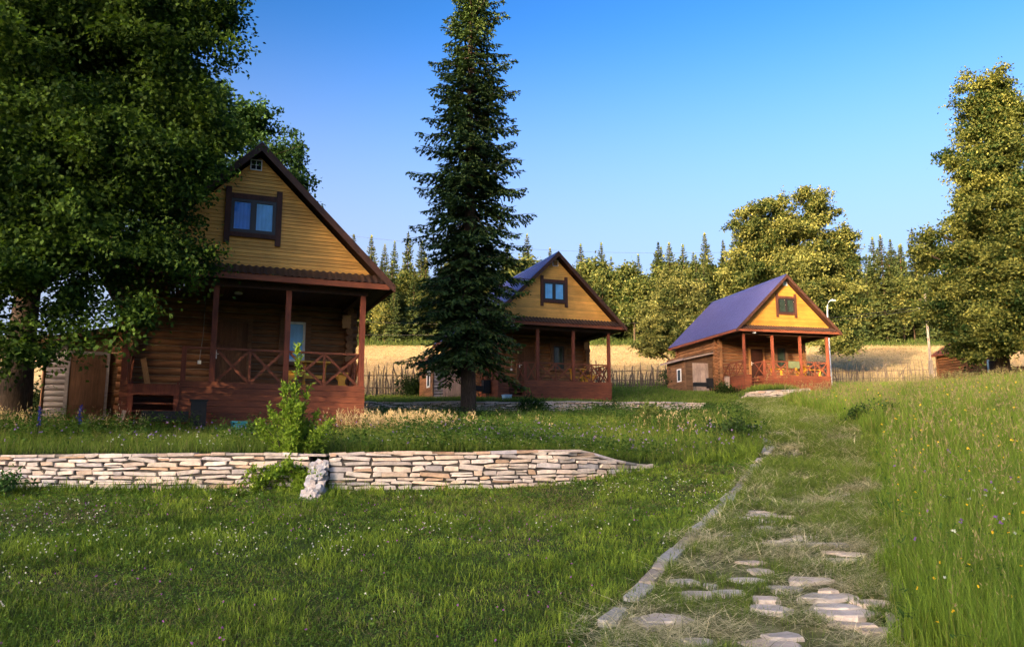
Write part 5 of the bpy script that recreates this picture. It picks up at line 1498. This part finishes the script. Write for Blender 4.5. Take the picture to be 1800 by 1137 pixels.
def clippings():
    # mown hay lying on the path and in streaks on the lawn
    n0 = 420000; u = rng.random(n0); y = (6.0**.7+u*(46**.7-6.0**.7))**(1/.7); x = path_c(y)+rng.uniform(-1.25, 1.25, n0)*(path_w(y)+.15)
    onp, right, da, db, bad = zones(x, y)
    pd = path_d(x, y); f = fbm(x*1.6, y*.9, .8)
    k = (pd < .25) & ~bad & (rng.random(len(x)) < np.clip((f-.47)*4.5, .05, .8)*np.where(pd > 0, .35, 1)) & ~(on_stone(x, y, .9) & (rng.random(len(x)) < .85)); x, y = x[k], y[k]; n = len(x); sc = np.clip(y/9, .85, 2.8)
    H = rng.uniform(.10, .36, n)*np.clip(sc, 1, 1.5); W = .0055*sc*rng.uniform(.6, 1.6, n)
    t = rng.random(n); cb = mixc((.40, .38, .20), (.82, .76, .52), t); gr = rng.random(n) < .22; cb[gr] = mixc((.06, .09, .025), (.14, .16, .05), rng.random(gr.sum()))
    az = rng.normal(.1, .9, n)+np.where(rng.random(n) < .5, 0, np.pi)
    o = blade_mesh('hay_clippings', [M['straw']], x, y, H, W, rng.normal(1.42, .16, n), rng.normal(.2, .22, n), az, cb*.9, cb, rng, .025, rng.uniform(0, .05, n))
    tag(o, 'dry mown hay strewn over the path', 'hay', kind='stuff')
    # streaks of dead cuttings on the lawn
    x, y = wedge(rng, 160000, 6.2, 18, -.70, .36, .8); onp, right, da, db, bad = zones(x, y); f = fbm(x*.7+3, y*1.5+4, 1.5)
    k = ~onp & ~right & (da < 0) & ~bad & (rng.random(len(x)) < np.clip((f-.47)*2.6+.9*np.exp(-((x-.8)/2.6)**2-((y-13.6)/1.3)**2), .02, .8)); x, y = x[k], y[k]; n = len(x); sc = np.clip(y/9, .85, 2.0)
    cb = mixc((.13, .10, .05), (.36, .29, .17), rng.random(n))
    o = blade_mesh('lawn_cuttings', [M['straw']], x, y, rng.uniform(.05, .16, n), .0045*sc, rng.normal(1.35, .2, n), rng.normal(.15, .3, n), rng.random(n)*6.28, cb*.8, cb, rng, .03, rng.uniform(0, .035, n))
    tag(o, 'brown dead cuttings lying in the lawn', 'cuttings', kind='stuff')
    # green grass between the stones of the path
    n0 = 280000; u = rng.random(n0); y = (6.0**.8+u*(46**.8-6.0**.8))**(1/.8); x = path_c(y)+rng.uniform(-1.1, 1.1, n0)*path_w(y)
    onp, right, da, db, bad = zones(x, y); pd = path_d(x, y); f = fbm(x*.8+40, y*1.4+11, .7)
    k = (pd < .1) & ~bad & (rng.random(len(x)) < np.clip((f-.36)*6, .10, 1)) & ~on_stone(x, y, .85); x, y = x[k], y[k]; n = len(x); sc = np.clip(y/9, .85, 2.6)
    t = rng.random(n); H = rng.uniform(.04, .13, n)*np.clip(sc, 1, 1.6)*(.6+f[k])
    o = blade_mesh('path_grass', [M['grass']], x, y, H, .0055*sc*rng.uniform(.7, 1.3, n), np.abs(rng.normal(.45, .35, n)), rng.uniform(.2, .9, n), rng.random(n)*6.28, mixc((.04, .065, .010), (.08, .12, .016), t), mixc((.10, .17, .025), (.26, .33, .06), t), rng, .02)
    tag(o, 'short green grass growing between the paving stones', 'grass', kind='stuff')
clippings()

def terrace():
    # rough grass and weeds between the near wall and the low wall, and behind it
    x, y = wedge(rng, 520000, 13.5, 60, -.72, .36, 1.25); onp, right, da, db, bad = zones(x, y)
    k = ~onp & ~right & (da > .15) & ~bad & (y < wy(FENCE_LINE, x)+3); x, y = x[k], y[k]; n = len(x); sc = np.clip(y/14, 1.0, 3.4)
    f = fbm(x, y, 2.2); f2 = fbm(x+13, y+71, .6); mown = np.clip((y-33)/6, 0, 1)*.45
    H = (.10+.34*np.clip(f-.2, 0, 1)*rng.random(n)+.16*f2)*rng.uniform(.6, 1.3, n)*(1-mown)*np.clip((y-14.0)/2.0+.35, .35, 1)
    W = .0075*sc*rng.uniform(.6, 1.4, n)
    t = np.clip(rng.normal(.45, .25, n)+(f2-.5)*.8, 0, 1); cb = mixc((.035, .06, .010), (.07, .11, .014), t); ct = mixc((.10, .18, .020), (.24, .33, .045), t)
    dry = rng.random(n) < .08; ct[dry] = mixc((.20, .16, .07), (.36, .29, .14), rng.random(dry.sum())); H[dry] *= 1.25
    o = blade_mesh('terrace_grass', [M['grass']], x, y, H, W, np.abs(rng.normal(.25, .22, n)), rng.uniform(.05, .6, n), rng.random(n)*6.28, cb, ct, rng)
    tag(o, 'rough weedy grass on the terraces around the cabins', 'grass', kind='stuff')
    # broad weeds (nettle-like)
    x, y = wedge(rng, 34000, 14.6, 36, -.70, .30, 1.1); onp, right, da, db, bad = zones(x, y); f = fbm(x+50, y+20, 1.6)
    k = ~onp & ~right & (da > .4) & ~bad & (rng.random(len(x)) < np.clip((f-.40)*4, .03, .9)); x, y = x[k], y[k]; n = len(x); q = 12
    hh = rng.uniform(.25, .6, n)*np.clip((y-14)/2.5+.4, .4, 1); zz = rng.random((n, q))*hh[:, None]*.95+.04
    B = np.stack([np.repeat(x, q)+rng.normal(0, .03, n*q), np.repeat(y, q)+rng.normal(0, .03, n*q), np.repeat(G(x, y), q)+zz.ravel()], 1); m = n*q
    d = unit(np.stack([rng.normal(size=m), rng.normal(size=m), rng.normal(.1, .35, m)], 1)); s = unit(np.cross(d, unit(rng.normal(0, .3, (m, 3))+[0, 0, 1.])))
    V, F = quads(B, d, s, rng.uniform(.05, .12, m), rng.uniform(.022, .05, m)); t = np.repeat(rng.random(n), q)*.6+rng.random(m)*.4
    tag(np_mesh('terrace_weeds', V, F, np.repeat(mixc((.025, .06, .012), (.11, .20, .035), t), 4, axis=0), [M['leaf']]), 'leafy weeds on the terrace before the nearest cabin', 'weeds', kind='stuff')
    # pale seeding grass tufts catching light
    xs = []; ys = []
    r2 = np.random.default_rng(17)
    for cx, cy, n0, sp in ((-3.6, 21.2, 70, .35), (-2.9, 21.8, 170, .55), (-2.2, 22.0, 110, .5), (-3.4, 20.8, 60, .4), (-11.8, 18.0, 60, .5), (-1.2, 22.3, 16, .6), (2.0, 23, 8, 1.3), (4.5, 23.2, 26, 1.0), (-8.9, 18.2, 20, .4), (-11.3, 18.6, 40, .5), (-4.3, 20.6, 30, .3), (3.5, 33, 20, 1.5)):
        xs.append(r2.normal(cx, sp, n0)); ys.append(r2.normal(cy, sp*.5, n0))
    x = np.concatenate(xs); y = np.concatenate(ys); k = ~cabin_mask(x, y); x, y = x[k], y[k]; n = len(x)
    H = r2.uniform(.28, .62, n); cbs = mixc((.16, .15, .05), (.30, .25, .10), r2.random(n)); cts = mixc((.40, .31, .14), (.58, .46, .24), r2.random(n))
    o = blade_mesh('seeding_grass', [M['straw']], x, y, H, .012*np.clip(y/18, .8, 2), np.abs(r2.normal(.15, .1, n)), r2.uniform(.05, .5, n), r2.random(n)*6.28, cbs, cts, r2)
    tag(o, 'tall pale seeding grass right of the nearest cabin', 'grass', kind='stuff')
    # seed heads on top of them
    q = 8; d0 = r2.random(n)*6.28
    B = np.stack([np.repeat(x, q), np.repeat(y, q), np.repeat(G(x, y)+H*.88, q)], 1)+r2.normal(0, [.035, .035, .07], (n*q, 3)); m = n*q
    d = unit(r2.normal(0, .4, (m, 3))+[0, 0, 1.]); s = unit(np.cross(d, randdir(r2, m)))
    V, F = quads(B, d, s, r2.uniform(.05, .11, m), r2.uniform(.012, .022, m)); tag(np_mesh('seed_heads', V, F, np.repeat(mixc((.42, .33, .16), (.62, .50, .28), r2.random(m)), 4, axis=0), [M['straw']]), 'pale seed heads of the tall grass', 'seed heads', kind='stuff')
    # flowers: purple, white, blue spikes
    for nm, lab, n0, col, x0, x1, ya, yb, hz, sz, seed in (('purple_flowers', 'small purple flowers in the terrace weeds', 260, (.27, .17, .42), -.62, -.05, 14.8, 21, (.2, .45), (.03, .05), 5), ('white_flowers', 'small white flowers behind the near wall', 130, (.6, .62, .56), -.40, -.05, 14.7, 17, (.12, .3), (.022, .036), 6), ('purple_flowers', 'lilac flowers in the grass left of the path', 380, (.30, .20, .42), .0, .26, 18, 23, (.15, .4), (.035, .06), 9)):
        r3 = np.random.default_rng(seed); x, y = wedge(r3, n0, ya, yb, x0, x1, 1.0); onp, right, da, db, bad = zones(x, y); k = ~onp & ~right & (da > .3) & ~bad; x, y = x[k], y[k]; n = len(x); q = 6; m = n*q
        B = np.repeat(np.stack([x, y, G(x, y)+r3.uniform(*hz, n)], 1), q, axis=0); d = unit(randdir(r3, m)+[0, 0, .4]); s = unit(np.cross(d, randdir(r3, m))); z_ = np.repeat(r3.uniform(*sz, n), q)
        V, F = quads(B, d, s, z_*.7, z_*.5); tag(np_mesh(nm, V, F, np.tile(np.array(col), (len(V), 1)), [M['petal']]), lab, 'flowers', kind='stuff')
    r3 = np.random.default_rng(33)
    for i, (cx, cy) in enumerate(((-8.9, 16.6), (-9.5, 16.2))):
        z = g1(cx, cy); root = empty('larkspur', (cx, cy, z)); tag(root, 'tall blue flower spike in the weeds before the nearest cabin', 'flower', 'blue flower spikes before the nearest cabin')
        mb = MB(); mb.tube([(0, 0, 0), (.02, 0, .4), (.03, .01, .8)], [.007, .006, .003], 5, (.3, .6, .2)); mb.build('stem', M['bark'], root)
        m = 120; zz = r3.uniform(.40, .78, m); B = np.stack([r3.normal(.025, .016, m), r3.normal(0, .016, m), zz], 1); d = randdir(r3, m); s = unit(np.cross(d, randdir(r3, m))); V, F = quads(B, d, s, r3.uniform(.02, .045, m), r3.uniform(.015, .03, m))
        np_mesh('flower_spike', V, F, np.tile(np.array([.03, .04, .25]), (len(V), 1)), [M['petal']], root)
terrace()

def meadow():
    x, y = wedge(rng, 560000, 6.0, 62, .10, .74, 1.3); onp, right, da, db, bad = zones(x, y); pd = path_d(x, y)
    k = ~onp & right & ~bad & (y < wy(FENCE_LINE, x)+1); x, y, pd = x[k], y[k], pd[k]; n = len(x); sc = np.clip(y/9, .85, 4.0)
    f = fbm(x, y, 2.6); f2 = fbm(x+13, y+71, .7); e = np.clip(pd/.5+.35, .35, 1); nearcab = np.clip((y-40)/8, 0, .55)
    H = (.28+.40*f+.22*rng.random(n))*e*rng.uniform(.55, 1.15, n)*(1-nearcab)
    W = .0075*sc*rng.uniform(.5, 1.5, n)
    t = np.clip(rng.normal(.45, .30, n)+(f2-.5)*1.2, 0, 1.15); cb = mixc((.05, .08, .009), (.09, .135, .013), t); ct = mixc((.09, .17, .018), (.23, .35, .04), t)
    dry = rng.random(n) < .04+.07*np.clip((y-14)/10, 0, 1); ct[dry] = mixc((.22, .20, .06), (.36, .33, .12), rng.random(dry.sum())); H[dry] *= 1.2
    az = rng.random(n)*6.28
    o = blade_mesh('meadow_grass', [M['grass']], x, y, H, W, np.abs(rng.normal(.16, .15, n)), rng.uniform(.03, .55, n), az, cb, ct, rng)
    tag(o, 'tall green meadow grass right of the path', 'grass', kind='stuff')
    # seeding stalks with fuzzy heads
    r2 = np.random.default_rng(44); x, y = wedge(r2, 5500, 6.0, 48, .10, .72, 1.1); onp, right, da, db, bad = zones(x, y); pd = path_d(x, y); k = right & ~bad & (pd > .12); x, y = x[k], y[k]; n = len(x); sc = np.clip(y/9, .85, 3)
    H = r2.uniform(.6, 1.0, n); lean = np.abs(r2.normal(.12, .08, n)); az = r2.random(n)*6.28
    o = blade_mesh('meadow_stalks', [M['straw']], x, y, H, .0042*sc, lean, r2.uniform(.0, .3, n), az, mixc((.07, .10, .025), (.16, .17, .05), r2.random(n)), mixc((.15, .18, .05), (.28, .27, .10), r2.random(n)), r2)
    tag(o, 'thin seeding stalks standing above the meadow grass', 'grass', kind='stuff')
    q = 9; m = n*q; off = np.stack([np.cos(az)*np.sin(lean+.1)*H, np.sin(az)*np.sin(lean+.1)*H, np.cos(lean+.1)*H], 1)
    B = np.repeat(np.stack([x, y, G(x, y)], 1)+off*.9, q, axis=0)+r2.normal(0, [.02, .02, .05], (m, 3)); d = unit(r2.normal(0, .5, (m, 3))+[0, 0, 1.]); s = unit(np.cross(d, randdir(r2, m))); s3 = np.repeat(np.clip(sc, 1, 2), q)
    V, F = quads(B, d, s, r2.uniform(.025, .06, m)*s3, r2.uniform(.006, .012, m)*s3); tag(np_mesh('seed_heads', V, F, np.repeat(mixc((.13, .13, .05), (.32, .27, .14), r2.random(m)), 4, axis=0), [M['straw']]), 'fine seed heads over the meadow', 'seed heads', kind='stuff')
    # yellow, purple and white flowers
    for nm, lab, n0, col, hz, sz, seed, x0, x1, ya, yb in (('buttercups', 'small yellow buttercups in the meadow', 260, (.75, .48, .02), (.35, .75), (.018, .032), 51, .22, .70, 6.5, 14), ('buttercups', 'yellow flowers in the far meadow', 260, (.72, .50, .04), (.5, .8), (.035, .06), 52, .30, .70, 14, 36), ('purple_flowers', 'purple vetch flowers in the meadow by the right edge', 90, (.20, .10, .30), (.4, .75), (.03, .05), 53, .48, .72, 8, 15), ('white_flowers', 'white umbel flowers at the meadow edge', 50, (.62, .66, .60), (.35, .6), (.03, .05), 54, .30, .46, 7.5, 12)):
        r3 = np.random.default_rng(seed); x, y = wedge(r3, n0, ya, yb, x0, x1, 1.0); onp, right, da, db, bad = zones(x, y); k = right & ~bad & (path_d(x, y) > .15); x, y = x[k], y[k]; n = len(x); q = 6; m = n*q
        B = np.repeat(np.stack([x, y, G(x, y)+r3.uniform(*hz, n)], 1), q, axis=0); d = unit(randdir(r3, m)+[0, 0, .5]); s = unit(np.cross(d, randdir(r3, m))); z_ = np.repeat(r3.uniform(*sz, n), q)
        V, F = quads(B, d, s, z_*.7, z_*.55); tag(np_mesh(nm, V, F, np.tile(np.array(col), (len(V), 1)), [M['petal']]), lab, 'flowers', kind='stuff')
    # leafy weeds low in the meadow
    x, y = wedge(r2, 9000, 6.2, 26, .12, .72, 1.0); onp, right, da, db, bad = zones(x, y); f = fbm(x+90, y+33, 1.4); k = right & ~bad & (path_d(x, y) > .0) & (r2.random(len(x)) < np.clip((f-.42)*4, .04, .8)); x, y = x[k], y[k]; n = len(x); q = 12; m = n*q
    hh = r2.uniform(.2, .5, n); B = np.stack([np.repeat(x, q)+r2.normal(0, .04, m), np.repeat(y, q)+r2.normal(0, .04, m), np.repeat(G(x, y), q)+(r2.random((n, q))*hh[:, None]).ravel()+.03], 1)
    d = unit(np.stack([r2.normal(size=m), r2.normal(size=m), r2.normal(.25, .4, m)], 1)); s = unit(np.cross(d, unit(r2.normal(0, .3, (m, 3))+[0, 0, 1.])))
    V, F = quads(B, d, s, r2.uniform(.06, .13, m), r2.uniform(.014, .035, m)); t = np.repeat(r2.random(n), q)*.6+r2.random(m)*.4
    tag(np_mesh('meadow_weeds', V, F, np.repeat(mixc((.02, .05, .012), (.07, .15, .03), t), 4, axis=0), [M['leaf']]), 'broad leaved weeds low in the meadow', 'weeds', kind='stuff')
meadow()

def field_grass():
    r2 = np.random.default_rng(66); x, y = wedge(r2, 110000, 46, 124, -.24, .60, 1.2); k = field_keep(x, y); x, y = x[k], y[k]; n = len(x); f = fbm(x*.5, y, 4)
    t = np.clip(f+r2.normal(0, .2, n), 0, 1); cb = mixc((.18, .135, .07), (.28, .215, .115), t); ct = mixc((.27, .21, .11), (.42, .335, .19), t)
    gr = (r2.random(n) < .10) | (y > 118); cb[gr] *= np.array([.35, .5, .35]); ct[gr] *= np.array([.4, .55, .35])
    o = blade_mesh('field_stubble', [M['straw']], x, y, r2.uniform(.12, .30, n), .05*y/70*r2.uniform(.6, 1.3, n), np.abs(r2.normal(.3, .2, n)), r2.uniform(.1, .6, n), r2.random(n)*6.28, cb, ct, r2)
    tag(o, 'golden dry grass of the sunlit field behind the fences', 'dry grass', kind='stuff')
    # dark undergrowth at the foot of the forest
    x = r2.uniform(-60, 90, 16000); y = r2.uniform(121, 131, 16000); n = len(x)
    o = blade_mesh('forest_undergrowth', [M['grass']], x, y, r2.uniform(.4, 1.4, n)*np.clip((y-119)/8, .2, 1), .12*r2.uniform(.6, 1.3, n), np.abs(r2.normal(.3, .2, n)), r2.uniform(.1, .6, n), r2.random(n)*6.28, mixc((.02, .035, .01), (.04, .06, .015), r2.random(n)), mixc((.05, .09, .02), (.10, .14, .03), r2.random(n)), r2)
    tag(o, 'dark green undergrowth along the forest foot', 'undergrowth', kind='stuff')
field_grass()
